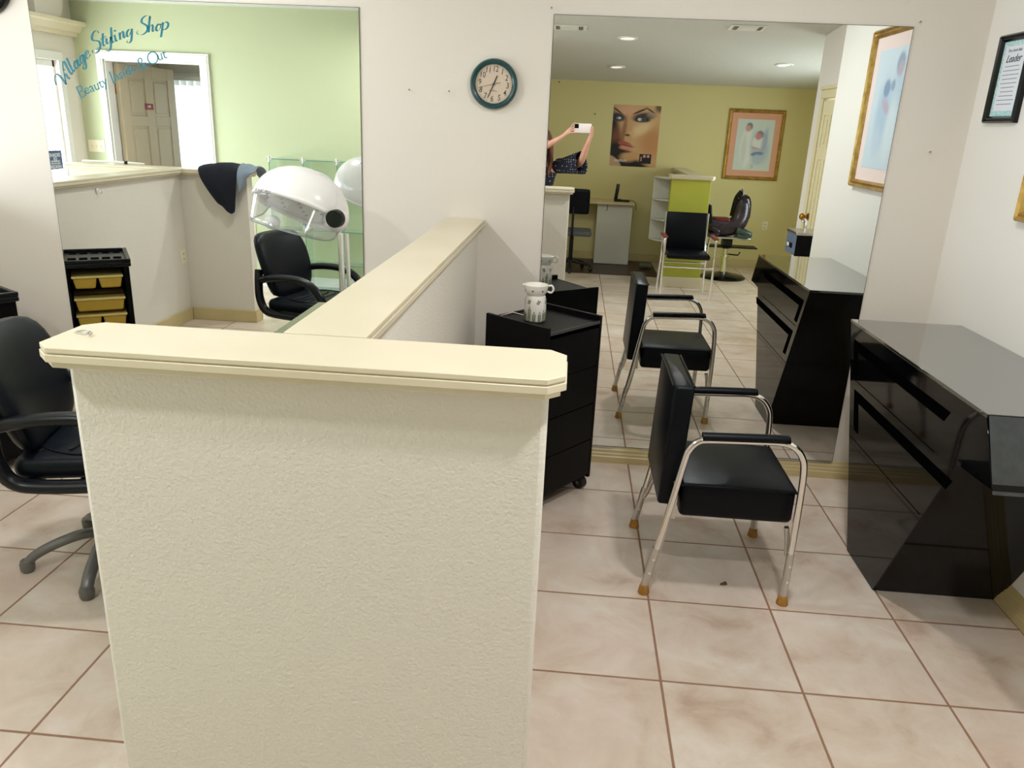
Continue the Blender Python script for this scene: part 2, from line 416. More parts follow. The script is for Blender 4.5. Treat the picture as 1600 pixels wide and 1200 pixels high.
# office behind the green wall
b = B(); b.box(-4.9, -4.86, -1.72, -1.6, 0, 2.5).box(-3.75, -1.45, -1.72, -1.6, 0, 2.5).box(-4.86, -3.75, -1.72, -1.6, 0, .8).box(-4.86, -3.75, -1.72, -1.6, 2.04, 2.5)
struct(b.done('wall_office_rear', m_wall, keep=True))
struct(B().box(-5.02, -4.9, -1.72, -.15, 0, 2.6).done('wall_office_left', m_wall, keep=True))

def window(n, axis, pos, a0, a1, z0, z1, parts=2):
    """white casing, sash bars and a glass pane in an opening of the left or rear wall"""
    w = struct(bpy.data.objects.new('window_%d' % n, None)); COL.objects.link(w)
    f = B(); t = .075
    def bx(lo, hi, zz0, zz1, d0, d1):
        if axis == 'x': f.box(pos+d0, pos+d1, lo, hi, zz0, zz1)
        else: f.box(lo, hi, pos+d0, pos+d1, zz0, zz1)
    for d0, d1 in ((0, .018),):
        bx(a0-t, a1+t, z1, z1+t, d0, d1); bx(a0-t, a1+t, z0-t, z0, d0, d1); bx(a0-t, a0, z0, z1, d0, d1); bx(a1, a1+t, z0, z1, d0, d1)
    for k in range(parts+1):
        a = a0+(a1-a0)*k/parts; bx(max(a0, a-.03), min(a1, a+.03), z0, z1, -.08, -.03)
    bx(a0, a1, z0, z0+.06, -.08, -.03); bx(a0, a1, z1-.06, z1, -.08, -.03)
    f.done('window_frame', m_white, w, bevel=.003)
    f = B(); 
    if axis == 'x': f.box(pos-.06, pos-.054, a0+.02, a1-.02, z0+.02, z1-.02)
    else: f.box(a0+.02, a1-.02, pos-.06, pos-.054, z0+.02, z1-.02)
    f.done('pane', m_pane, w)
    return w
window(1, 'x', -4.9, .27, 1.73, .35, 2.1, 2)
window(2, 'x', -4.9, 2.3, 3.6, .35, 2.1, 2)  # unseen window, added to brighten the left station
window(3, 'y', -1.6, -4.86, -3.75, .8, 2.04, 1)
w4 = struct(bpy.data.objects.new('window_4', None)); COL.objects.link(w4)  # unseen hall window, added to let in more light
f = B(); f.box(3.28, 3.3, -1.57, -1.5, .73, 2.07).box(3.28, 3.3, -.5, -.43, .73, 2.07).box(3.28, 3.3, -1.5, -.5, 2.0, 2.07).box(3.28, 3.3, -1.5, -.5, .73, .8).box(3.34, 3.38, -1.02, -.98, .8, 2.0)
f.done('window_frame', m_white, w4)
B().box(3.36, 3.366, -1.5, -.5, .8, 2.0).done('pane', m_pane, w4)

def baseboard(name, axis, face, side, a0, a1, h=.105, mt=None):
    """stepped moulding; face = wall surface coordinate, side = +-1 towards the room"""
    prof = [(0, 0), (.018, 0), (.018, .035), (.014, .04), (.014, .052), (.010, .058), (.010, .072), (.005, .080), (.004, h-.004), (0, h)]
    poly = [(face+side*a, z) for a, z in prof]
    b = B(); b.prism(poly, 'x' if axis == 'x' else 'y', a0, a1)
    return struct(b.done(name, mt or m_base, keep=True, smooth=20))
baseboard('baseboard_back', 'x', WY, -1, -.455, 1.784, .092)
baseboard('baseboard_back', 'x', WY, -1, -3.2, -.58, .092)
baseboard('baseboard_right', 'y', 1.784, -1, 1.83, WY)
baseboard('baseboard_rear', 'x', -2.98, 1, -1.35, 3.3)
baseboard('baseboard_green', 'x', -.03, 1, -3.56, -1.45, .12, m_white)
baseboard('baseboard_left', 'y', -4.9, 1, 1.0, 3.8)

# plant ledge moulding on the left wall
poly = [(-4.9, 2.33), (-4.86, 2.33), (-4.85, 2.36), (-4.82, 2.37), (-4.79, 2.42), (-4.75, 2.43), (-4.75, 2.46), (-4.9, 2.46)]
b = B(); b.prism(poly, 'y', -.03, 3.85); struct(b.done('trim_1', m_cap, keep=True, smooth=20))
# plastered bullnose bulkhead above the ledge
b = B(); b.prism([(.6, 2.46), (.28, 2.46), (.20, 2.55), (.16, 2.7), (.6, 2.7)], 'x', -4.9, -4.82); struct(b.done('trim_2', m_wall, keep=True))

# doorway casing in green wall
b = B()
b.box(-4.685, -4.62, -.03, -.008, 0, 2.145).box(-3.65, -3.56, -.03, -.008, 0, 2.145).box(-4.685, -3.56, -.03, -.008, 2.145, 2.225)
b.box(-4.67, -4.635, -.03, -.002, 0, 2.16).box(-3.635, -3.575, -.03, -.002, 0, 2.16).box(-4.67, -3.575, -.03, -.002, 2.16, 2.21)
b.box(-4.62, -4.605, -.15, -.03, 0, 2.145).box(-3.665, -3.65, -.15, -.03, 0, 2.145).box(-4.62, -3.65, -.15, -.03, 2.13, 2.145)
struct(b.done('trim_3', m_white, keep=True, bevel=.004))

def panel_door(name, W_, H_, mt, mat2=None):
    """six-panel door in local space: x 0..W, y thickness, z 0..H"""
    d = bpy.data.objects.new(name, None); COL.objects.link(d)
    b = B(); b.box(0, W_, -.016, .016, 0, H_)
    st = .11*W_/.8
    pw = (W_-3*st)/2
    cols = ((st, st+pw), (2*st+pw, 2*st+2*pw))
    rows = ((.2, .78), (.9, 1.52), (1.62, H_-.12))
    b.done('door_leaf', mt, d, bevel=.002)
    fr = B()
    for s_y in (-1, 1):
        y0, y1 = (.016, .024) if s_y > 0 else (-.024, -.016)
        fr.box(0, st, y0, y1, 0, H_).box(W_-st, W_, y0, y1, 0, H_).box(st+pw, 2*st+pw, y0, y1, 0, H_)
        zs = [0]+[q for r in rows for q in r]+[H_]
        for k in range(0, len(zs), 2):
            for c in cols: fr.box(c[0], c[1], y0, y1, zs[k], zs[k+1])
        for c in cols:
            for r in rows: fr.box(c[0]+.03, c[1]-.03, y0, y0+(y1-y0)*.8 if s_y > 0 else y1, r[0]+.03, r[1]-.03)
    fr.done('raised_panels', mt, d, bevel=.004)
    return d
# open door in the doorway (swings into the office)
dr = struct(panel_door('door_1', .93, 2.11, m_tandoor)); dr.location = (-4.585, -.17, .01); dr.rotation_euler = (0, 0, -rad(84))
for z in (.3, 1.05, 1.87):
    B().box(-.012, .03, -.03, -.024, z-.05, z+.05).cyl((-.008, -.03, z-.05), (-.008, -.03, z+.05), .008).done('hinge', m_brass, dr)
B().cyl((.86, -.05, .98), (.86, .05, .98), .012).ell((.86, .07, .98), (.028, .022, .028)).ell((.86, -.07, .98), (.028, .022, .028)).done('door_handle', m_brass, dr)
# closed hall door
dr2 = struct(panel_door('door_2', .44, 2.0, m_creamdoor)); dr2.location = (2.115, .51, .01); dr2.rotation_euler = (0, 0, pi/2)
B().cyl((.06, .02, 1.03), (.06, .06, 1.03), .012).ell((.06, .075, 1.03), (.03, .024, .03)).lathe([(.033, 0), (.033, .006), (.02, .012)], (.06, .022, 1.03), 'y').done('door_handle', m_brass, dr2)
b = B(); b.box(2.08, 2.1, .43, .50, 0, 2.03).box(2.08, 2.1, .96, 1.03, 0, 2.03).box(2.08, 2.1, .43, 1.03, 2.03, 2.10).box(2.07, 2.1, .42, 1.04, 2.10, 2.13)
struct(b.done('trim_4', m_creamdoor, keep=True, bevel=.004))
b = B(); b.box(2.11, 2.2, .50, .51, 0, 2.03).box(2.11, 2.2, .95, .96, 0, 2.03)
struct(b.done('trim_5', m_creamdoor, keep=True))

# dark wood floor patch in reception corner
struct(B().box(-1.35, 1.12, -2.98, -1.83, .0005, .006).done('floor_wood', m_darkwood, keep=True))

# ------------------------------------------------------------------ half walls
def inset(poly, d):
    n = len(poly); out = []
    for i in range(n):
        p, c, q = Vector(poly[i-1]), Vector(poly[i]), Vector(poly[(i+1) % n])
        a = (c-p).normalized(); b_ = (q-c).normalized()
        na = Vector((-a.y, a.x)); nb = Vector((-b_.y, b_.x)); h = (na+nb); h = h/h.dot(na)
        out.append(c+h*d)
    return [(v.x, v.y) for v in out]
def ledge(parent, poly, zt=1.256, name='ledge', label=None):
    b = B()
    for z0, z1, d in ((zt-.044, zt-.030, .012), (zt-.030, zt-.014, .001), (zt-.014, zt-.011, .006), (zt-.011, zt, .003)):
        b.prism(inset(poly, d), 'z', z0, z1)
    o = b.done(name, m_cap, parent, bevel=.0035, world=True)
    return o
def chamf(x0, x1, y0, y1, c=.04, which=(1, 1, 1, 1)):
    P = []
    for (x, y, sx_, sy_, w) in ((x0, y0, 1, 1, which[0]), (x1, y0, -1, 1, which[1]), (x1, y1, -1, -1, which[2]), (x0, y1, 1, -1, which[3])):
        if not w: P.append((x, y)); continue
        a, b_ = (x, y+sy_*c), (x+sx_*c, y)
        P += [a, b_] if (sx_*sy_ > 0) else [b_, a]
    return P
hw = thing('half_wall', 'T-shaped cream textured half wall with moulded ledge, in the foreground', 'partition', (-.52, 1.5, 0))
B().box(-1.005, -.022, 1.44, 1.553, 0, 1.215).done('end_panel', m_part, hw, bevel=.012, world=True)
B().box(-.575, -.46, 1.553, WY, 0, 1.215).done('side_panel', m_part, hw, bevel=.004, world=True)
ledge(hw, chamf(-1.048, .013, 1.387, 1.603, .036))
ledge(hw, [(-.615, 1.604), (-.424, 1.604), (-.424, 3.892), (-.615, 3.892)])
b = B(); b.box(-.594, -.576, 1.56, 3.88, 0, .1).box(-.459, -.442, 1.56, 3.87, 0, .1).done('baseboard', m_base, hw, bevel=.004, world=True)
b = B(); b.box(-1.02, -.59, 1.554, 1.572, 0, .1).box(-.44, -.008, 1.554, 1.572, 0, .1).done('baseboard', m_base, hw, bevel=.004, world=True)

hw2 = thing('half_wall', 'cream half wall dividing off the left station, with a dark towel on its end', 'partition', (-3.265, 1.4, 0))
B().box(-4.15, -2.65, 1.335, 1.44, 0, 1.215).done('end_panel', m_part, hw2, bevel=.004, world=True)
B().box(-3.32, -3.21, 1.44, WY, 0, 1.215).done('side_panel', m_part, hw2, bevel=.004, world=True)
ledge(hw2, chamf(-4.19, -2.61, 1.285, 1.49, .03))
ledge(hw2, [(-3.36, 1.491), (-3.165, 1.491), (-3.165, 3.892), (-3.36, 3.892)])
b = B(); b.box(-3.21, -3.192, 1.458, 3.87, 0, .105).box(-3.21, -3.197, 1.458, 3.87, .04, .09).done('baseboard', m_base, hw2, bevel=.004, world=True)
b = B(); b.box(-3.192, -2.632, 1.44, 1.458, 0, .105).box(-2.65, -2.632, 1.32, 1.44, 0, .105).box(-4.17, -2.632, 1.317, 1.335, 0, .105).done('baseboard', m_base, hw2, bevel=.004, world=True)

hw3 = thing('half_wall', 'lime green half wall end with cream ledge behind the waiting chair', 'partition', (1.3, -1.3, 0))
B().box(1.085, 1.52, -1.37, -1.25, 0, 1.215).done('end_panel', m_lime, hw3, bevel=.004, world=True)
B().box(1.32, 1.42, -2.97, -1.37, 0, 1.215).done('side_panel', m_lime, hw3, bevel=.004, world=True)
ledge(hw3, chamf(1.05, 1.56, -1.42, -1.20, .03))
ledge(hw3, [(1.28, -2.97), (1.47, -2.97), (1.47, -1.421), (1.28, -1.421)])
b = B(); b.box(1.068, 1.537, -1.25, -1.233, 0, .12).done('baseboard', m_cap, hw3, bevel=.004, world=True)

# ------------------------------------------------------------------ mirrors
def wall_mirror(x0, x1, z0, z1, label):
    t = thing('wall_mirror', label, 'mirror', ((x0+x1)/2, WY, z0))
    B().box(x0+.002, x1-.002, WY-.0059, WY-.0058, z0+.002, z1-.002).done('silvered_face', m_mirror, t, world=True)
    o = B().box(x0, x1, WY-.0056, WY-.0005, z0, z1).done('glass_edge', mat('dark mirror edge', sr(60, 66, 60), .3), t, world=True)
    return t
mirR = wall_mirror(-.138, 1.455, .092, 2.192, 'large frameless mirror beside the black laminate desk and chrome armchair')
mirL = wall_mirror(-2.645, -1.040, .092, 2.192, 'large frameless mirror carrying teal salon lettering')
b = B()
for x in (.1, .65, 1.25): b.box(x-.2, x+.2, WY-.010, WY, .084, .0918)
b.done('bottom_channel', m_steel, mirR, world=True)

# teal lettering on the left mirror ------------------------------------------------
GL = {
 'V': ([[(-.30,.50),(-.22,.80),(-.02,.98),(.12,.85),(.20,.5),(.26,0)],[(.26,0),(.42,.45),(.58,.85),(.78,1.18)]], .56),
 'i': ([[(0,.44),(.01,.12),(.06,0),(.12,.06)],[(.02,.72),(.07,.66),(.09,.62)]], .30),
 'l': ([[(.03,.98),(.0,.5),(.0,.12),(.06,0),(.16,.1)]], .20),
 'a': ([[(.28,.40),(.14,.45),(.01,.24),(.05,.02),(.16,.03),(.28,.40)],[(.30,.44),(.28,.1),(.34,0),(.43,.1)]], .43),
 'g': ([[(.28,.40),(.14,.45),(.01,.24),(.05,.02),(.16,.05),(.29,.40)],[(.31,.44),(.29,0),(.24,-.32),(.10,-.42),(.0,-.30),(.14,-.12),(.42,.10)]], .42),
 'e': ([[(.02,.18),(.16,.22),(.26,.34),(.19,.46),(.05,.36),(.01,.14),(.10,0),(.24,.05),(.32,.14)]], .34),
 'S': ([[(.66,.80),(.62,1.0),(.42,1.08),(.20,.96),(.16,.74),(.34,.56),(.48,.38),(.44,.12),(.22,-.04),(-.02,.0),(-.14,.16),(-.08,.28)]], .55),
 't': ([[(.12,.80),(.06,.4),(.04,.12),(.10,0),(.20,.1)],[(-.08,.50),(.28,.56)]], .26),
 'y': ([[(0,.42),(.0,.14),(.08,.04),(.18,.14),(.26,.44)],[(.27,.44),(.24,0),(.18,-.32),(.04,-.42),(-.08,-.30)]], .33),
 'n': ([[(0,.44),(-.01,.0)],[(0,.22),(.12,.44),(.21,.38),(.20,.1),(.26,0),(.34,.1)]], .38),
 'h': ([[(.04,1.0),(.0,.5),(-.01,.0)],[(0,.22),(.12,.44),(.21,.38),(.20,.1),(.26,0),(.34,.1)]], .38),
 'o': ([[(.14,.45),(.02,.26),(.05,.03),(.17,.02),(.26,.22),(.20,.43),(.10,.40)],[(.2,.4),(.36,.38)]], .36),
 'p': ([[(.02,.50),(.0,.1),(-.04,-.44)],[(.02,.30),(.16,.50),(.32,.38),(.28,.12),(.12,.0),(.02,.10)]], .40),
 ' ': ([], .30)}
def along(path, s_):
    acc = 0
    for a, b_ in zip(path, path[1:]):
        L_ = (b_-a).length
        if acc+L_ >= s_ or b_ is path[-1]:
            t = (s_-acc)/L_; return a+(b_-a)*t, math.atan2((b_-a).y, (b_-a).x)
        acc += L_
def plen(path): return sum((b_-a).length for a, b_ in zip(path, path[1:]))
base1 = catmull([(-2.530,1.778,0),(-2.503,1.805,0),(-2.471,1.847,0),(-2.437,1.881,0),(-2.377,1.926,0),(-2.334,1.952,0),(-2.295,1.981,0),(-2.235,2.002,0),(-2.191,2.020,0),(-2.152,2.033,0),(-2.103,2.040,0),(-2.052,2.053,0),(-2.011,2.060,0),(-1.965,2.067,0)], 8)
# calibrated: x of the lettering runs -2.50 .. -1.96
txt = 'Village Styling Shop'; tot = sum(GL[c][1] for c in txt)
usable = plen(base1)-.004; sc = usable/tot; hs = .066
dec = B(); pos = .012; nib = Vector((cos(rad(18)), sin(rad(18))))*.0036
for ch in txt:
    strokes, adv = GL[ch]
    p, ang = along(base1, pos+adv*sc*.4)
    p0, _ = along(base1, pos)
    ang = min(ang, rad(48))*.95
    R_ = Matrix.Rotation(ang, 2)
    for st in strokes:
        q = catmull([(x, y, 0) for x, y in st], 6)
        pts = []
        for v in q:
            w = Vector((v.x*sc+v.y*hs*.32, v.y*hs)); w = R_ @ w; pts.append(Vector((p0.x+w.x, p0.y+w.y)))
        for a, b_ in zip(pts, pts[1:]):
            nb = nib+ (b_-a).normalized().orthogonal()*.0014
            vs = [(a+nb), (b_+nb), (b_-nb), (a-nb)]
            y0, y1 = WY-.0075, WY-.0062
            vv = [dec.bm.verts.new((v.x, y0, v.y)) for v in vs]; dec._f(vv)
    pos += adv*sc
d1 = dec.done('lettering', m_decal, world=False, smooth=0); tag(d1, 'teal script lettering Village Styling Shop on the mirror', 'lettering')
base2 = catmull([(-2.451,1.749,0),(-2.410,1.768,0),(-2.356,1.788,0),(-2.312,1.808,0),(-2.278,1.824,0),(-2.218,1.848,0),(-2.164,1.873,0),(-2.113,1.895,0),(-2.053,1.923,0),(-2.010,1.939,0),(-1.967,1.955,0)], 8)
WD = {'B': .62, 'e': .5, 'a': .5, 'u': .52, 't': .36, 'y': .5, ' ': .34, 'I': .32, 'n': .52, 's': .42, 'i': .24, 'd': .55, '&': .75, 'O': .85}
txt = 'Beauty Inside & Out'; tot = sum(WD[c] for c in txt); sc = (plen(base2)-.02)/tot; pos = 0
bmx = bmesh.new()
for ch in txt:
    if ch != ' ':
        p, ang = along(base2, pos+WD[ch]*sc*.5)
        big = 1.35 if ch in 'BIO&' else 1.
        me = text_mesh(ch, sc*1.12*big, extr=.0004, shear=.12, bold=-.0012*(big > 1)-.0003)
        me.transform(T(p.x, WY-.0068, p.y+.012) @ Matrix.Rotation(-ang, 4, 'Y') @ FRONT)
        bmx.from_mesh(me); bpy.data.meshes.remove(me)
    pos += WD[ch]*sc
me = bpy.data.meshes.new('lettering'); bmx.to_mesh(me); bmx.free(); me.materials.append(m_decal)
d2 = bpy.data.objects.new('lettering', me); COL.objects.link(d2)
tag(d2, 'teal slogan lettering Beauty Inside & Out below the shop name on the mirror', 'lettering')

# ------------------------------------------------------------------ clocks
clk = thing('wall_clock', 'round wall clock with dark teal rim and pale pink face', 'clock', (-.402, WY, 1.884)); clk.rotation_euler = (0, rad(5.8), 0)
B().lathe([(.0, -.002), (.106, -.002), (.112, -.014), (.110, -.024), (.102, -.031), (.094, -.030), (.087, -.024), (.085, -.014), (.0, -.014)], axis='y', seg=64).done('rim', m_teal, clk)
B().lathe([(0, -.0145), (.086, -.0145), (.086, -.0155), (0, -.0155)], axis='y', seg=64).done('dial', m_face, clk)
nb = bmesh.new()
for i in range(12):
    a = 2*pi*(i+1)/12; me = text_mesh(str(i+1), .029, extr=.0003, bold=.0001)
    me.transform(T(.066*sin(a), -.0160, .066*cos(a)) @ FRONT @ Matrix.Scale(1.25, 4, (0, 1, 0))); nb.from_mesh(me); bpy.data.meshes.remove(me)
me = text_mesh('QUARTZ', .009, extr=.0002); me.transform(T(0, -.016, -.030) @ FRONT); nb.from_mesh(me); bpy.data.meshes.remove(me)
me = bpy.data.meshes.new('numerals'); nb.to_mesh(me); nb.free(); me.materials.append(m_ink); o = bpy.data.objects.new('numerals', me); COL.objects.link(o); o.parent = clk
b = B()
for i in range(60):
    a = 2*pi*i/60; l = .0035 if i % 5 else .005
    b.box(-.0006, .0006, -.0160, -.0156, .081-l, .081, rot=Matrix.Rotation(a, 3, 'Y'), piv=(0, -.0158, 0))
b.done('minute_track', m_ink, clk)
def hand(nm, ang, l, back, w0, w1, y):
    b = B(); p = [(-w0, -back), (w0, -back), (w1, l), (-w1, l)]
    R_ = Matrix.Rotation(-rad(ang), 2)
    b.prism([tuple(R_ @ Vector(q)) for q in p], 'y', y, y-.0008); b.done(nm, m_ink, clk)
hand('hour_hand', 17, .040, .006, .0034, .0026, -.0172)
hand('minute_hand', 198, .068, .006, .0028, .0016, -.0182)
hand('second_hand', 250, .074, .032, .0010, .0006, -.0192)
B().lathe([(0, -.015), (.005, -.015), (.005, -.021), (0, -.021)], axis='y', seg=16).done('pivot', m_ink, clk)
B().lathe([(0, -.0250), (.087, -.0250), (.087, -.0262), (0, -.0262)], axis='y', seg=48).done('glass', m_pane, clk)
c2 = thing('wall_clock', 'black-rimmed round wall clock with silver inner ring, cut by the left frame edge', 'clock', (-2.86, WY, 2.25))
B().lathe([(0, -.002), (.150, -.002), (.156, -.016), (.152, -.03), (.140, -.036), (.132, -.03), (.130, -.018), (0, -.018)], axis='y', seg=64).done('rim', m_frameblack, c2)
B().lathe([(.131, -.018), (.128, -.028), (.116, -.026), (.112, -.019), (.112, -.018)], axis='y', seg=64).done('inner_ring', m_chrome, c2)
B().lathe([(0, -.0185), (.112, -.0185), (.112, -.0195), (0, -.0195)], axis='y', seg=48).done('dial', mat('dark grey dial', sr(58, 58, 60), .4), c2)
b = B(); b.box(-.003, .003, -.022, -.0205, 0, .07).box(-.002, .055, -.022, -.0205, -.003, .003); b.done('hands', m_wsh, c2)

def nail(x, z, label):
    o = B().cyl((x, WY, z), (x, WY-.018, z+.002), .0014, seg=8).cyl((x, WY-.017, z+.002), (x, WY-.020, z+.002), .0038, seg=12).done('nail', m_nail)
    return tag(o, label, 'nail', 'nails in the back wall')
nail(-.803, 1.842, 'small nail in the back wall, farther left of the two beside the teal clock')
nail(-.613, 1.843, 'small nail in the back wall, nearer the teal clock')
nail(1.628, 1.667, 'small nail in the wall strip right of the big mirror')
nail(-.150, 2.215, 'small nail at the top left corner of the big right mirror')
nail(1.475, 2.210, 'small nail at the top right corner of the big right mirror')

# ------------------------------------------------------------------ black laminate desks
def desk(x0, x1, yfar, label, mirror=False):
    """wedge desk; x0 = drawer face, x1 = wall side; yfar = end nearest the mirror"""
    L_ = 1.235; yn = yfar-L_
    t = thing('styling_desk', label, 'desk', ((x0+x1)/2, yfar-.65, 0))
    top = .935
    body = [(yfar, top-.012), (yfar-.44, 0), (yfar-.75, 0), (yfar-1.135, .722), (yfar-1.355, .735), (yn, top-.012)]
    b = B(); b.prism(body, 'x', min(x0, x1), max(x0, x1)); b.done('carcass', m_blackglass, t, bevel=.002, world=True)
    s_ = 1 if x1 > x0 else -1
    b = B(); b.box(min(x0-.002*s_, x1), max(x0-.002*s_, x1), yn-.002, yfar+.002, top-.012, top); b.done('desktop', m_desktop, t, bevel=.002, world=True)
    xa, xb = x0-.0012*s_, x0+.001*s_
    xa, xb = min(xa, xb), max(xa, xb)
    for z1, y1, zz in ((.862, yfar-.075, .722), (.662, yfar-.185, .50)):
        b = B(); wd = .042
        run = (z1-zz)*.44/.92
        poly = [(y1-.95, z1), (y1, z1), (y1-run, zz), (y1-run-wd*1.3, zz), (y1-wd*1.25-.02, z1-wd), (y1-.95+.03, z1-wd)]
        b.prism(poly, 'x', xa, xb); b.done('drawer_grip', m_groove, t, world=True)
    for z in (.70, .46):
        b = B(); b.box(xa, xb-.0005, yfar-.98, yfar-.16-(.7-z)*.3, z-.001, z+.001); b.done('drawer_seam', m_groove, t, world=True)
    return t, yn
dk, yn = desk(1.297, 1.783, 3.555, 'wedge-shaped glossy black desk against the right wall')
# grey end plate with round tool hole
pl = mat('dusty grey-black plate', sr(52, 56, 58), .4, noise=(30, sr(66, 71, 73), .35, .7))
b = B(); n = .135/.205
rot = Matrix.Rotation(math.atan2(.12, .21), 3, 'X')
b.prism([(1.30, .0), (1.78, .0), (1.78, .222), (1.30, .222)], 'y', -.0015, -.0045)
for v in b.bm.verts:
    z = v.co.z; y = v.co.y
    v.co = Vector((v.co.x, (yn-.12)+.12*z/.222*.98+y, .725+z*.93))
b.done('end_plate', pl, dk, world=True)
b = B(); ring = []
for j in range(40):
    a = 2*pi*j/40; z = .094+.040*sin(a); ring.append(Vector((1.455+.042*cos(a), (yn-.12)+.12*z/.222*.98-.0055, .725+z*.93)))
ring2 = [q+Vector((0, -.0015, -.001)) for q in ring]
b.loft([ring, ring2]); b.done('tool_hole', m_groove, dk, world=True)
dk2, _ = desk(-1.078, -.58, 3.27, 'wedge-shaped glossy black desk behind the foreground half wall, left station')

# ------------------------------------------------------------------ hydraulic... chrome armchair
def armchair():
    t = thing('armchair', 'black vinyl armchair with chrome tube legs and amber rubber tips', 'chair', (.64, 2.92, 0))
    r = .0125
    for s_, tg in ((-1, 'near'), (1, 'far')):
        y = s_*.265
        X = lambda x: x-.64
        fr = [(X(.400), y, .16), (X(.425), y, .30), (X(.470), y, .56), (X(.483), y, .612), (X(.510), y, .645), (X(.550), y, .655), (X(.70), y, .661), (X(.800), y, .664), (X(.852), y, .650), (X(.886), y, .612), (X(.900), y, .555), (X(.905), y, .40), (X(.905), y, .16)]
        B().tube(catmull(fr, 6), r, 14).done('side_frame', m_chrome, t)
        for (xa, za, xb, zb) in ((.405, .20, .374, .03), (.905, .22, .904, .03)):
            leg = B().tube([(X(xa), y, za), (X(xb), y, zb)], .0145, 14)
            lo = leg.done('leg', m_steel, t)
            B().lathe([(.0, .0), (.021, .0), (.0225, .004), (.0165, .038), (.0, .038)], (X(xb), y, .0), seg=20).done('rubber_tip', m_rubber, lo)
            for kz in (.25, .75):
                cx = X(xa+(xb-xa)*kz); cz_ = za+(zb-za)*kz
                if kz > .5: cz_ = za+(zb-za)*.6; cx = X(xa+(xb-xa)*.6)
                B().cyl((cx, y-.018, cz_), (cx, y+.018, cz_), .0055, seg=12).done('bolt', m_chrome, lo)
        B().tube(catmull([(X(.525), y, .668), (X(.55), y, .669), (X(.80), y, .677), (X(.825), y, .673)], 5), [.020]*16, 14, flat=.8).done('armrest_pad', m_vinyl, t)
        # inner braces
        yi = s_*.228
        B().tube(catmull([(X(.450), yi, .37), (X(.442), yi, .30), (X(.420), yi+s_*.02, .20), (X(.405), yi+s_*.028, .16)], 5), .0095, 12).done('brace', m_steel, t)
        B().tube(catmull([(X(.885), yi, .31), (X(.893), yi, .27), (X(.897), yi+s_*.02, .20)], 5), .0095, 12).done('brace', m_steel, t)
        b = B(); b.box(X(.446), X(.466), s_*.236-.002, s_*.236+.002, .315, .47); b.done('bracket', m_steel, t, bevel=.001)
        B().cyl((X(.476), s_*.232, .58), (X(.476), s_*.262, .58), .008, seg=12).done('bolt', m_chrome, t)
    B().rbox((.692-.64, 0, .385), (.425, .445, .135), .022).done('seat_box', m_vinyl, t)
    # softly crowned seat top with piping
    b = B(); rings = []
    for z, i in ((.445, 0), (.455, .004), (.462, .03), (.466, .09)):
        rings.append([(.692-.64+(.2125-i)*sx_, (.2225-i)*sy_, z) for sx_, sy_ in ((-1, -1), (0, -1), (1, -1), (1, 0), (1, 1), (0, 1), (-1, 1), (-1, 0))])
    b.loft(rings); b.done('seat_cushion', m_vinyl, t, bevel=.006)
    b = B(); P = [(.692-.64+.213*sx_, .223*sy_, .449) for sx_, sy_ in ((-1, -1), (1, -1), (1, 1), (-1, 1))]
    b.tube([Vector(p) for p in P], .004, 8, closed=True).done('piping', m_vinyl, t)
    # back pad, leaning a little
    R_ = Matrix.Rotation(rad(2), 3, 'Y')
    b = B(); b.rbox((.441-.64, 0, .60), (.075, .445, .475), .014, rot=R_); b.done('backrest', m_vinyl, t)
    b = B()
    for i, (x, z) in enumerate(((.4, .838), (.4775, .838))):
        b.tube([(x+.008-.64, -.21, z-.004), (x+.008-.64, .21, z-.004)], .0042, 8)
    b.done('back_piping', m_vinyl, t)
    return t
ac = armchair()

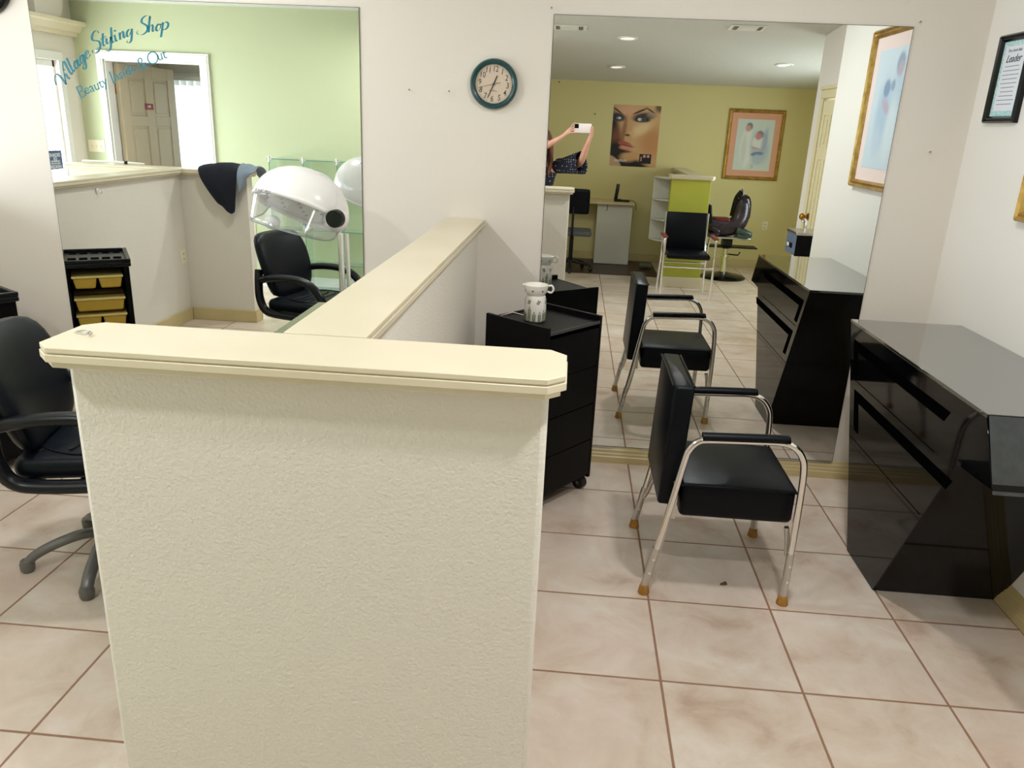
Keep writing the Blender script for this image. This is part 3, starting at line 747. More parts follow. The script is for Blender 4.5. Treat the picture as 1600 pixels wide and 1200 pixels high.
# ------------------------------------------------------------------ salon chair (left)
def salon_chair():
    t = thing('salon_chair', 'dark leather salon armchair on grey five-star base, left of the foreground half wall', 'chair', (-1.74, 2.615, 0), rad(14))
    # local: faces +x
    base_ang = [math.atan2(2.44-2.615, -2.03+1.74)-rad(14)+2*pi*k/5 for k in range(5)]
    B().lathe([(0, .07), (.045, .07), (.05, .10), (.035, .15), (.0, .15)], seg=28).done('base_hub', m_greybase, t)
    for a in base_ang:
        d = Vector((cos(a), sin(a), 0)); P = []
        for rr, z in ((.03, .115), (.10, .118), (.18, .10), (.25, .072), (.285, .048), (.300, .028)): P.append(d*rr+Vector((0, 0, z)))
        l = B().tube(catmull(P, 4), [.026-.004*i/20 for i in range(21)], 14, flat=.75).done('star_leg', m_greybase, t)
        B().lathe([(0, .0), (.021, .0), (.026, .010), (.027, .035), (.022, .048), (0, .052)], tuple(d*.297), seg=18).done('glide', m_greybase, l)
    B().lathe([(.025, .14), (.025, .30), (.018, .30), (.018, .42), (0, .42)], seg=20).done('gas_column', m_plas, t)
    b = B(); b.box(-.12, .12, -.09, .09, .405, .435).box(-.02, .02, -.2, -.09, .41, .425); b.done('seat_plate', m_plas, t, bevel=.006)
    B().tube([(.10, -.1, .40), (.14, -.22, .39)], .007, 8).box(.12, .16, -.245, -.205, .365, .40).done('lever', m_plas, t, bevel=.003)
    b = B(); b.rbox((.03, 0, .485), (.50, .47, .10), .045, n=6); b.done('seat', m_leather, t, sub=1)
    b = B()
    for k in range(3):
        x = -.02+.06*k; b.tube(catmull([(x-.02, -.17, .536), (x+.01, -.08, .539), (x+.015, 0, .540), (x+.01, .08, .539), (x-.02, .17, .536)], 4), .003, 6)
    P = [(.03+.225*cos(a)*(1 if abs(cos(a)) < .8 else 1), .205*sin(a), .532) for a in [2*pi*j/24 for j in range(24)]]
    b.tube(P, .0035, 6, closed=True); b.done('seat_seam', m_leather, t)
    # shell back
    b = B(); rings = []
    prof = [(.525, .36, .08, -.195), (.57, .45, .10, -.205), (.65, .51, .115, -.225), (.75, .53, .12, -.255), (.84, .53, .115, -.285), (.915, .49, .10, -.31), (.955, .38, .06, -.325)]
    for z, w, th, x in prof:
        ring = []
        for j in range(20):
            a = 2*pi*j/20; cx = math.copysign(abs(cos(a))**.7, cos(a)); cy_ = math.copysign(abs(sin(a))**.7, sin(a))
            yy = cy_*w/2; ring.append((x+cx*th/2+.9*(yy*yy)*.9, yy, z))
        rings.append(ring)
    b.loft(rings); b.done('backrest', m_leather, t, sub=1)
    for s_ in (-1, 1):
        y = s_*.265
        P = [(-.235, y*.93, .66), (-.12, y, .685), (.03, y, .69), (.14, y, .665), (.215, y, .60), (.245, y, .52), (.228, y, .458), (.15, y, .438), (-.10, y, .438), (-.20, y, .46), (-.240, y, .54), (-.252, y*.95, .64), (-.262, y*.86, .72)]
        b = B(); b.tube(catmull(P, 5), .031, 12, flat=.8, upv=(0, 0, 1)); b.done('armrest', m_plas, t)
    b = B(); b.box(-.18, -.14, -.26, .26, .415, .435).box(.10, .14, -.26, .26, .415, .435); b.done('cross_bar', m_plas, t, bevel=.004)
    return t
sc_ = salon_chair()

# ------------------------------------------------------------------ hooded dryer on pole
def dryer():
    px, py = -.995, 3.40
    t = thing('hood_hair_dryer', 'white domed hair dryer with clear visor on a chrome pole', 'hair dryer', (px, py, 0))
    # world coordinates, pole foot on the floor between desk and wall
    b = B()
    for k in range(5):
        a = rad(100+72*k); L_ = .12 if sin(a) < .3 else .15
        d = Vector((cos(a), sin(a), 0)); b.tube([Vector((px, py, .07)), Vector((px, py, .055))+d*L_], .012, 10)
        b.ell(Vector((px, py, .026))+d*L_, (.02, .02, .026), 12, 8)
    b.done('rolling_base', m_chrome, t, world=True)
    B().cyl((px, py, .05), (px, py, .62), .020).cyl((px-.012, py-.01, .6), (px-.012, py-.01, 1.22), .013).cyl((px+.022, py, .62), (px+.012, py, 1.22), .009).done('pole', m_chrome, t, world=True)
    # hood: open ellipsoidal shell, axis tipped toward the station
    c = Vector((-1.150, 3.30, 1.335)); tilt = Matrix.Rotation(rad(15), 3, 'Y') @ Matrix.Rotation(rad(-24), 3, 'X')
    def shell(r, z0, z1, n=14, seg=40, cut=None):
        rings = []
        for i in range(n+1):
            ph = z0+(z1-z0)*i/n; ring = []
            for j in range(seg):
                a = 2*pi*j/seg; q = Vector((r[0]*cos(ph)*cos(a), r[1]*cos(ph)*sin(a), r[2]*sin(ph)))
                ring.append(c+tilt @ q)
            rings.append(ring)
        return rings
    b = B(); o = shell((.205, .190, .165), -.06, pi/2*.995); i_ = shell((.189, .174, .150), pi/2*.99, -.06)
    b.loft(o+i_, cap=False)
    # close lower rim
    n = 40; 
    b2 = B()
    hood = b.done('hood', m_wsh, t, world=True, smooth=60)
    rim = [c+tilt @ Vector((.197*cos(2*pi*j/40), .182*sin(2*pi*j/40), -.012)) for j in range(40)]
    B().tube(rim, .011, 10, closed=True).done('hood_rim', m_wsh, hood, world=False)
    hr = hood.children[0]
    for v in hr.data.vertices: v.co -= Vector(t.location)
    # grey styling line over the dome
    P = [c+tilt @ Vector((.207*cos(a)*cos(rad(35)), -.192*cos(a)*sin(rad(35)) , .167*sin(a))) for a in [rad(q) for q in range(8, 120, 8)]]
    ln = B().tube(P, .0022, 6).done('dome_seam', mat('pale grey plastic', sr(206, 206, 206), .4), hood)
    for v in ln.data.vertices: v.co -= Vector(t.location)
    # vented inner liner
    b = B(); r = shell((.184, .168, .10), .02, pi/2*.99, 8, 32); b.loft(r, cap=False); b.done('inner_liner', m_wsh, t, world=True)
    b = B()
    for k in range(9):
        for j in range(34):
            a = 2*pi*j/34+.09*k; ph = .10+.12*k
            q = c+tilt @ Vector((.1815*cos(ph)*cos(a), .1655*cos(ph)*sin(a), .096*sin(ph)))
            if (j*7+k*3) % 3: continue
            b.ell(q, (.007, .0045, .002), 8, 4)
    b.done('vent_slots', mat('grey vent slots', sr(120, 108, 104), .6), t, world=True)['kind'] = 'stuff'
    # second inner bowl seen under the rim
    b = B(); b.ell((-1.255, 3.235, 1.275), (.035, .03, .03), 20, 10); b.done('sensor_bulb', m_wsh, t, world=True)
    # side arm joint with black knob
    b = B(); b.ell((-.990, 3.27, 1.30), (.050, .10, .055), 24, 14); b.done('arm_housing', m_wsh, t, world=True)
    k = B().lathe([(0, -.075), (.034, -.075), (.036, -.070), (.037, -.040), (0, -.040)], (0, 0, 0), 'y', 32)
    for v in k.bm.verts: v.co = Matrix.Rotation(rad(-8), 3, 'Z') @ v.co + Vector((-.955, 3.225, 1.312))
    kb = k.done('knob', m_frameblack, t, world=True)
    # drop visor
    b = B(); rings = []
    for i in range(9):
        f = i/8; ring = []
        for j in range(29):
            a = rad(150)+rad(225)*j/28
            env = sin(pi*j/28)**.45
            q = Vector(((.196-.02*f)*cos(a), (.181-.02*f)*sin(a), -.015-.135*f*env))
            ring.append(c+tilt @ q)
        rings.append(ring)
    R_ = [[b.bm.verts.new(q) for q in r] for r in rings]
    for a_, b_ in zip(R_, R_[1:]):
        for i in range(28): b._f([a_[i], a_[i+1], b_[i+1], b_[i]])
    vis = b.done('visor', m_visor, t, world=True, smooth=80)
    sol = vis.modifiers.new('thick', 'SOLIDIFY'); sol.thickness = .003
    edge = B().tube(rings[-1], .0035, 6).done('visor_edge', mat('smoky visor edge', sr(150, 158, 160), .15), vis)
    for v in edge.data.vertices: v.co -= Vector(t.location)
    # logo on dome
    Mx = T(-1.245-px, 3.128-py, 1.412) @ Matrix.Rotation(rad(-24), 4, 'Z') @ Matrix.Rotation(rad(-32), 4, 'X') @ Matrix.Rotation(rad(4), 4, 'Y') @ FRONT
    text('logo', 'IONIC PRO', .017, Mx, mat('grey print', sr(120, 120, 124), .5), hood, bold=.0002)
    return t
dryer()

# ------------------------------------------------------------------ black trolley with warmer
def trolley():
    F = Vector((-.067, 3.236)); Rr = Vector((.175, 3.55)); fr = (Rr-F); wl = fr.length; ang = math.atan2(fr.y, fr.x)
    t = thing('black_trolley', 'matt black salon trolley on castors beside the mirror', 'trolley', (F.x, F.y, 0), ang)
    D_ = .37; H_ = .885   # local: x along the front (0..wl), y into depth 0..D_
    b = B(); b.box(0, .018, 0, D_, .065, H_); b.done('side_panel', m_black, t, bevel=.0015)
    b = B(); b.box(wl-.018, wl, 0, D_, .065, H_); b.done('side_panel', m_black, t, bevel=.0015)
    B().box(.018, wl-.018, .004, D_-.004, H_-.036, H_-.024).done('top_tray', m_black, t, bevel=.001)
    B().box(.018, wl-.018, D_-.016, D_, .065, H_-.02).done('back_panel', m_black, t)
    for k in range(4):
        z0 = .085+k*.187; B().box(.020, wl-.020, .0, .018, z0, z0+.182).done('drawer', m_black, t, bevel=.0015)
    B().box(.018, wl-.018, .018, D_-.016, .065, .08).done('bottom_shelf', m_black, t)
    B().box(.018, wl-.018, .0, .004, H_-.036, H_-.022).done('tray_edge', mat('worn black edge', (.05, .05, .05), .3), t)
    for x in (.03, wl-.03):
        for y in (.04, D_-.04):
            b = B(); b.cyl((x-.018, y, .032), (x+.018, y, .032), .032, seg=24); c = b.done('castor', m_dark, t)
            B().cyl((x-.02, y, .032), (x+.02, y, .032), .010, seg=12).box(x-.022, x+.022, y-.012, y+.012, .055, .067).done('castor_fork', m_steel, c)
    # tool ring rail
    b = B(); P = [(.02, .20, H_-.005), (.02, .30, H_-.005), (.12, .315, H_-.005), (.14, .24, H_-.012), (.14, .16, H_-.016)]
    b.tube(P, .004, 8).done('tool_rail', m_chrome, t)
    return t, F, ang
tr, F_, ang_ = trolley()
ws = paint('warmer glaze with fern print', (232, 228, 218), [], .1, .17, .3)
def warmer():
    cx, cy_ = -.137, 3.47
    t = thing('wax_warmer', 'white ceramic wax warmer with green fern pattern on the black trolley', 'wax warmer', (cx, cy_, .862)); t.scale = (.93, .93, .99)
    m = mat('fern ceramic', sr(236, 232, 222), .25, coat=.4)
    nt = m.node_tree; L = nt.links; p = nt.nodes['Principled BSDF']; N = nt.nodes.new
    B().lathe([(0, 0), (.046, 0), (.052, .006), (.054, .05), (.052, .10), (.047, .118), (.042, .120), (.040, .112), (0, .112)], seg=40).done('base', m, t)
    b = B(); b.lathe([(0, .120), (.040, .120), (.053, .134), (.058, .156), (.061, .168), (.058, .169), (.054, .158), (.048, .140), (0, .138)], seg=40)
    b.done('dish', m, t)
    B().tube(catmull([(-.050, -.010, .158), (-.062, -.014, .167), (-.050, .004, .160)], 4), .006, 8).done('spout', m, t)
    b = B(); b.tube(catmull([(.055, .0, .162), (.075, 0, .166), (.084, 0, .150), (.074, 0, .134), (.055, 0, .138)], 5), .0048, 10).done('handle', m, t)
    gm = mat('olive leaf print', sr(96, 108, 62), .4); dm = mat('dark leaf print', sr(50, 54, 40), .4)
    def leafp(b, a, z, l, w, tilt):
        R_ = .0545 if z < .08 else .0530
        if z > .12: R_ = .0555+(z-.14)*.25
        pts = []
        for (u, v) in ((0, 0), (w, l*.4), (w*.6, l*.8), (0, l), (-w*.6, l*.8), (-w, l*.4)):
            uu = u*cos(tilt)-v*sin(tilt); vv = u*sin(tilt)+v*cos(tilt)
            aa = a+uu/R_; r = R_+.0006; pts.append(b.bm.verts.new((r*sin(aa), -r*cos(aa), z+vv)))
        b._f(pts)
    b = B()
    for k in range(14):
        a = 2*pi*k/14+random.uniform(-.1, .1); hh = random.uniform(.03, .062)
        n = int(hh/.008)
        for q in range(n):
            for s_ in (-1, 1): leafp(b, a, .006+q*.008, .013, .0026, s_*.75)
        leafp(b, a, .006+n*.008, .014, .0026, 0)
    b.done('fern_print', gm, t, smooth=0)
    b = B()
    for k in range(7):
        a = 2*pi*k/7+.25
        for q in range(3):
            for s_ in (-1, 1): leafp(b, a+.06*q, .086+q*.006, .009, .0024, s_*1.0-.4)
        for s_ in (-1, 1): leafp(b, a+.4, .140, .018, .0026, s_*.35)
    b.done('leaf_print', dm, t, smooth=0)
warmer()

# ------------------------------------------------------------------ bin cart at far left
def bin_cart():
    t = thing('bin_cart', 'black rolling cart with yellow bins, at the far left of the back wall', 'cart', (-2.578, 3.401, 0), rad(147.3))
    # local: origin at the corner; x to the left of the front seen from the mirror, y into depth; front faces the mirror
    W_, D_, H_ = .345, .42, .867
    b = B(); b.box(0, .03, 0, D_, .06, H_-.04).box(W_-.03, W_, 0, D_, .06, H_-.04); b.done('side_frames', m_black, t, bevel=.004)
    B().box(.03, W_-.03, D_-.01, D_, .06, H_-.04).done('back_panel', m_black, t)
    B().box(0, W_, 0, D_, .05, .075).done('bottom_shelf', m_black, t, bevel=.003)
    B().box(-.012, W_+.012, -.012, D_+.012, H_-.045, H_-.02).done('top', m_plas, t, bevel=.006)
    b = B(); b.box(-.012, .012, -.012, D_+.012, H_-.02, H_).box(W_-.012, W_+.012, -.012, D_+.012, H_-.02, H_).box(.012, W_-.012, -.012, .01, H_-.02, H_).box(.012, W_-.012, D_-.01, D_+.012, H_-.02, H_)
    for k in range(5): b.box(.03+.06*k, .075+.06*k, .12, .13, H_-.02, H_-.004)
    b.done('tray_rim', m_plas, t, bevel=.004)
    for k in range(5):
        for y in (.03, .34): B().box(.03+.06*k, .07+.06*k, y, y+.03, H_-.0202, H_-.0185).done('tray_slot', m_groove, t)
    def bn(x0, x1, z, h=.075):
        b = B(); b.loft([[(x0+.015, .004, z-h), (x1-.015, .004, z-h), (x1-.015, .26, z-h), (x0+.015, .26, z-h)], [(x0+.004, -.004, z), (x1-.004, -.004, z), (x1-.004, .27, z), (x0+.004, .27, z)]])
        o = b.done('bin', m_binyellow, t, bevel=.008)
        B().box(x0-.002, x1+.002, -.010, .275, z, z+.012).done('bin_rim', m_binrim, o, bevel=.003)
    bn(.040, .172, .762, .062); bn(.172, .304, .762, .062); bn(.040, .304, .632, .066); bn(.040, .172, .534); bn(.172, .304, .534); bn(.040, .304, .40)
    for k in range(3): B().box(.03, W_-.03, .015, .02, .66-.13*k, .665-.13*k).done('bin_rail', m_black, t)
    for x in (.03, W_-.03):
        for y in (.03, D_-.03): B().cyl((x-.012, y, .027), (x+.012, y, .027), .027, seg=18).box(x-.014, x+.014, y-.01, y+.01, .04, .055).done('castor', m_dark, t)
    for x1, z1 in ((.11, .80), (.12, .76)): B().box(.07, x1, D_+.0, D_+.002, z1, z1+.015).done('sticker', mat('tan sticker', sr(150, 128, 110), .5), t)
    return t
bin_cart()

# ------------------------------------------------------------------ towel over left half wall
def towel(name, label, xs, mt, dz, back, seed, y0=1.492):
    rnd = random.Random(seed); b = B(); nx = 14
    rows = []
    # profile: back flap up, over the ledge, down the mirror-side face (+y)
    prof = [(1.272, 1.20), (1.274, 1.23), (1.278, 1.262), (1.33, 1.285), (1.40, 1.290), (1.46, 1.282), (1.496, 1.262), (1.503, 1.20), (1.504, 1.12), (1.503, 1.04), (1.501, .97), (1.500, .92)]
    for k, (y, z) in enumerate(prof):
        row = []
        for i in range(nx+1):
            u = i/nx; x = xs[0]+(xs[1]-xs[0])*u
            zz = z; yy = y
            if k >= 7:
                f = (k-6)/5; lim = dz(u); zz = 1.262-(1.262-lim)*f
                cx_ = xs[0]+(xs[1]-xs[0])*back; x = cx_+(x-cx_)*(1-.60*f**1.3)
                yy += .012*f*sin(u*9+seed)+.012
            if k <= 1: zz = z+.03*sin(u*6)
            if 2 <= k <= 5: zz += .012*sin(u*5+k*.7+seed)+.014*rnd.random()
            row.append(Vector((x, yy, zz)))
        rows.append(row)
    V_ = [[b.bm.verts.new(q) for q in r] for r in rows]
    for a_, b_ in zip(V_, V_[1:]):
        for i in range(nx): b._f([a_[i], a_[i+1], b_[i+1], b_[i]])
    o = b.done(name, mt, smooth=80); s_ = o.modifiers.new('thick', 'SOLIDIFY'); s_.thickness = .010; s_.offset = 1
    s_ = o.modifiers.new('sub', 'SUBSURF'); s_.levels = 2; s_.render_levels = 2
    return tag(o, label, 'towel', 'towels over the left half wall')
towel('towel', 'dark navy towel draped to a point over the end of the left half wall', (-3.03, -2.70), m_navy, lambda u: .915+.10*abs(u-.8), .80, 2)
towel('towel', 'grey-blue towel beside the navy one at the outer end of the ledge', (-2.70, -2.545), m_greycloth, lambda u: 1.06+.16*u, .1, 5)

# ------------------------------------------------------------------ small wall things
def plate(loc, M, w, h, gangs, label, cat, kind='switch'):
    t = thing('switch_plate' if kind == 'switch' else 'power_outlet', label, cat, loc)
    t.rotation_euler = M.to_euler()
    B().box(-w/2, w/2, -.006, 0, -h/2, h/2).done('plate', m_plate, t, bevel=.002)
    for g in range(gangs):
        x = (g-(gangs-1)/2)*.046
        if kind == 'switch': B().box(x-.005, x+.005, -.016, -.006, -.012, .010).done('toggle', m_plate, t, bevel=.002)
        else:
            for z in (-.022, .022):
                s_ = B().rbox((x, -.0065, z), (.034, .004, .028), .0015).done('socket', m_plate, t)
                B().box(x-.008, x-.005, -.0095, -.0083, z-.006, z+.006).box(x+.005, x+.008, -.0095, -.0083, z-.006, z+.006).done('slots', m_groove, s_)
    return t
Z180 = Matrix.Rotation(pi, 4, 'Z')
plate((-4.79, -.03, 1.33), Z180, .17, .115, 3, 'ivory triple switch plate on the green wall beside the doorway', 'light switch')
plate((-3.24, -.03, .59), Z180, .075, .115, 1, 'outlet low on the green wall behind the salon chair', 'power outlet', 'o')
plate((-3.21, 1.515, .55), Matrix.Rotation(pi/2, 4, 'Z'), .075, .115, 1, 'ivory outlet on the left half wall', 'power outlet', 'o')
plate((2.58, -2.98, .566), Z180, .075, .115, 1, 'outlet low on the yellow rear wall', 'power outlet', 'o')
# clear hook
b = B(); b.rbox((-3.204, 2.613, 1.165), (.008, .025, .035), .003).tube(catmull([(-3.198, 2.613, 1.172), (-3.180, 2.613, 1.150), (-3.170, 2.613, 1.165)], 4), .004, 8)
tag(b.done('wall_hook', m_wsh), 'small white hook on the left half wall under its ledge', 'hook')
# hair clips
b = B()
b.tube(catmull([(-1.020, 1.508, 1.2575), (-1.002, 1.512, 1.260), (-.985, 1.500, 1.258)], 4), .0018, 6).tube([(-1.018, 1.500, 1.2575), (-.990, 1.492, 1.2575)], .0018, 6).tube(catmull([(-.985, 1.500, 1.258), (-.975, 1.49, 1.262), (-.972, 1.476, 1.258)], 4), .0022, 6)
b.ell((-.992, 1.505, 1.259), (.006, .006, .003), 10, 6)
tag(b.done('hair_clip', m_chrome), 'small silver hair clip lying on the foreground ledge', 'hair clip')
# leaf on the floor
b = B(); v = [b.bm.verts.new(q) for q in ((.685, 2.752, .0015), (.700, 2.750, .004), (.716, 2.760, .0015), (.712, 2.782, .003), (.702, 2.768, .006), (.690, 2.766, .002))]; b._f(v)
o = b.done('leaf_scrap', m_leaf); s_ = o.modifiers.new('t', 'SOLIDIFY'); s_.thickness = .001
tag(o, 'dry brown leaf scrap on the tile below the chrome armchair', 'leaf')
# white styling iron on the far ledge
t = thing('flat_iron', 'white flat iron with black band lying on the left half wall ledge', 'hair iron', (-3.8, 1.37, 1.258))
B().tube(catmull([(-.26, .02, .016), (-.1, .0, .018), (.08, -.02, .016)], 4), .013, 10, flat=.8).done('handle', m_wsh, t)
B().cyl((.08, -.02, .016), (.105, -.023, .016), .014).done('band', m_frameblack, t)
B().tube([(.105, -.023, .015), (.24, -.035, .012)], [.011, .006], 10).done('plates', m_wsh, t)

# sticker in left window
t = thing('window_sticker', 'blue hair colour sticker on the left window', 'sticker', (-4.894, .50, 1.125))
B().box(0, .0015, -.105, .105, 0, .17).done('backing', m_signblue, t)
MW = Matrix.Rotation(-pi/2, 4, 'Z') @ FRONT
ww = mat('white print', sr(235, 238, 240), .5)
for (s2, z, sz) in (('SHADES', .128, .046), ('EQ', .095, .04), ('THE PRODUCT', .072, .020), ('YOU CAN TRUST', .052, .018), ('REDKEN', .022, .042)):
    text('print', s2, sz, T(.0022, 0, z) @ MW, ww, t, bold=.0006)
# red sign on open door
Mr = T(.44, .0265, 1.715)
B().box(.37, .51, .024, .0262, 1.685, 1.745).done('sign', m_red, dr)
text('sign_lettering', 'OPI', .036, T(.44, .0268, 1.715) @ REAR @ Matrix.Scale(-1, 4, (1, 0, 0)), ww, dr, bold=.001)

# vertical blinds
t = thing('vertical_blinds', 'white vertical blinds over the office window seen through the doorway', 'blinds', (-4.32, -1.54, .76))
B().box(-.56, .56, -.03, .03, 1.27, 1.32).done('headrail', m_white, t, bevel=.003)
mb = glass_mat('translucent blind vinyl', (.95, .97, .97), .0, .45)
for k in range(13):
    x = -.52+.0875*k
    B().box(-.043, .043, -.001, .001, -.04, 1.27, rot=Matrix.Rotation(rad(24), 3, 'Z'), piv=(0, 0, 0)).done('slat', mb, t).location = (x, 0, 0)

# ------------------------------------------------------------------ glass cube shelving on the green wall
t = thing('glass_shelf_unit', 'greenish glass cube display shelves against the green wall', 'shelves', (-2.4, .06, 0))
xs = [-2.94+.3333*k for k in range(5)]; zs = [.03, .297, .63, .964, 1.297]
def panel(x0, x1, y0, y1, z0, z1, nm):
    o = B().box(x0, x1, y0, y1, z0, z1).done(nm, m_glass, t, world=True)
    return o
for z in zs:
    o = panel(xs[0], xs[-1], -.015, .19, z-.003, z+.003, 'glass_shelf')
    e = B().box(xs[0], xs[-1], .190, .193, z-.0032, z+.0032).done('glass_edge', m_glassedge, o)
    for v in e.data.vertices: v.co -= Vector(t.location)
for x in xs:
    o = panel(x-.003, x+.003, -.015, .19, .0, 1.297, 'glass_upright')
    e = B().box(x-.0032, x+.0032, .190, .193, 0, 1.297).done('glass_edge', m_glassedge, o)
    for v in e.data.vertices: v.co -= Vector(t.location)
cb = B(); cb.cyl((0, 0, -.028), (0, 0, .028), .009, seg=12).cyl((-.028, 0, 0), (.028, 0, 0), .009, seg=12)
c0 = cb.done('connector', m_chrome, t); first = True
for x in xs:
    for z in zs[1:]:
        c = c0 if first else c0.copy()
        if not first: COL.objects.link(c); c.parent = t
        first = False; c.location = (x+2.4, .185-.06, z)
t2 = thing('product_box', 'blue and white product box standing on a glass shelf', 'box', (-2.62, .10, .633))
B().box(-.035, .035, -.03, .03, 0, .035).done('lower_band', m_whitelam, t2, bevel=.002)
B().box(-.035, .035, -.03, .03, .035, .13).done('carton', m_blue, t2, bevel=.002)

# ------------------------------------------------------------------ frames on walls
def framed(loc, M, w, h, fw, dep, fm, matc, mw_, pic, label, nm='framed_picture', cat='picture', inner=None):
    """local: x across, -y out of the wall, z up from the bottom edge centre"""
    t = thing(nm, label, cat, loc); t.rotation_euler = M.to_euler()
    b = B()
    prof = [(0, 0), (0, -dep*.7), (fw*.25, -dep), (fw*.45, -dep*.72), (fw*.7, -dep*.85), (fw, -dep*.35), (fw, 0)]
    rings = []
    for (cx, cz_, ix, iz) in ((-w/2, 0, 1, 1), (w/2, 0, -1, 1), (w/2, h, -1, -1), (-w/2, h, 1, -1)):
        rings.append([Vector((cx+ix*a, y, cz_+iz*a)) for a, y in prof])
    rings.append([q.copy() for q in rings[0]])
    b.loft(rings, cap=False); b.done('frame', fm, t, smooth=25)
    B().box(-w/2+fw*.9, w/2-fw*.9, -.008, -.002, fw*.9, h-fw*.9).done('mat_board', matc, t)
    pw, ph = w-2*fw-2*mw_, h-2*fw-2*mw_
    o = B().box(-pw/2, pw/2, -.0095, -.0082, 0, ph).done('picture', pic, t, smooth=0); o.location = (0, 0, fw+mw_)
    return t, pw, ph
peach = mat('peach mat board', sr(226, 168, 138), .8); pinkm = mat('pale pink mat board', sr(238, 218, 212), .8)
def kids(name, w, h, flip=False):
    # a generic pale watercolour of two small children, one standing and one seated
    bl = [
        (.30, .45, .16, .52, 0, .25, (228, 230, 224), .9), (.33, .86, .085, .10, 0, .25, (120, 112, 118), .9), (.30, .82, .075, .085, 0, .3, (206, 158, 148), .95),
        (.24, .40, .07, .42, 0, .4, (196, 206, 202), .6), (.66, .45, .24, .40, 10, .4, (168, 184, 200), .8), (.62, .56, .17, .17, 0, .3, (224, 226, 222), .95),
        (.64, .71, .095, .10, 0, .25, (128, 122, 124), .9), (.60, .67, .085, .085, 0, .3, (214, 132, 132), .95), (.56, .44, .12, .025, -12, .4, (206, 142, 132), .8),
        (.62, .33, .17, .055, 8, .35, (92, 112, 160), .85), (.63, .22, .13, .14, 0, .35, (178, 192, 206), .9), (.52, .08, .05, .06, 0, .4, (196, 184, 178), .8), (.78, .60, .07, .30, -6, .5, (150, 166, 194), .7)]
    return paint(name, (206, 216, 210), [((1-q[0]) if flip else q[0],)+q[1:4]+((-q[4]) if flip else q[4],)+q[5:] for q in bl], w, h)
framed((2.292, -2.98, 1.149), Z180, .71, .872, .045, .03, m_gold, peach, .075, kids('pale watercolour of two children', .47, .632, flip=True), 'gold framed picture of two children on the yellow rear wall')
Rw = Matrix.Rotation(-pi/2, 4, 'Z')
pic2 = paint('pale blue watercolour of two children', (206, 222, 232), [
    (.36, .50, .17, .42, 0, .5, (184, 208, 226), .8), (.40, .82, .09, .10, 0, .3, (128, 150, 180), .8), (.38, .78, .07, .07, 0, .3, (206, 180, 186), .6), (.66, .44, .16, .30, 0, .5, (172, 198, 220), .8),
    (.64, .64, .08, .08, 0, .3, (112, 142, 180), .8), (.60, .50, .12, .05, 30, .4, (196, 168, 184), .7), (.40, .30, .12, .3, 0, .5, (222, 234, 240), .8), (.70, .20, .1, .14, 0, .5, (196, 214, 228), .8), (.5, .66, .05, .05, 0, .4, (96, 128, 170), .6)], .6, .7)
framed((1.784, 2.89, 1.428), Rw, .82, .905, .045, .035, m_gold, pinkm, .075, pic2, 'large gold framed pale blue picture on the right wall')
cert = paint('certificate paper', (232, 236, 244), [], .2, .3)
ft, pw, ph = framed((1.784, 3.617, 1.800), Rw, .255, .350, .028, .026, m_frameblack, mat('aqua patterned border', sr(150, 206, 208), .6, noise=(160, sr(215, 236, 236), .45, .55)), .020, cert, 'small black framed certificate on the right wall beside the back corner', 'framed_certificate', 'certificate')
pinkink = mat('grey print ink', sr(120, 120, 135), .6)
text('print', "I'm a born hair", .018, T(0, -.0100, .285) @ FRONT, pinkink, ft)
text('print', 'Leader', .042, T(0, -.0100, .252) @ FRONT, m_ink, ft, shear=.35)
b = B()
for k in range(10):
    w_ = random.uniform(.05, .075); b.box(-w_, w_, -.0101, -.0097, .222-.0165*k, .2245-.0165*k)
b.done('print_lines', pinkink, ft)

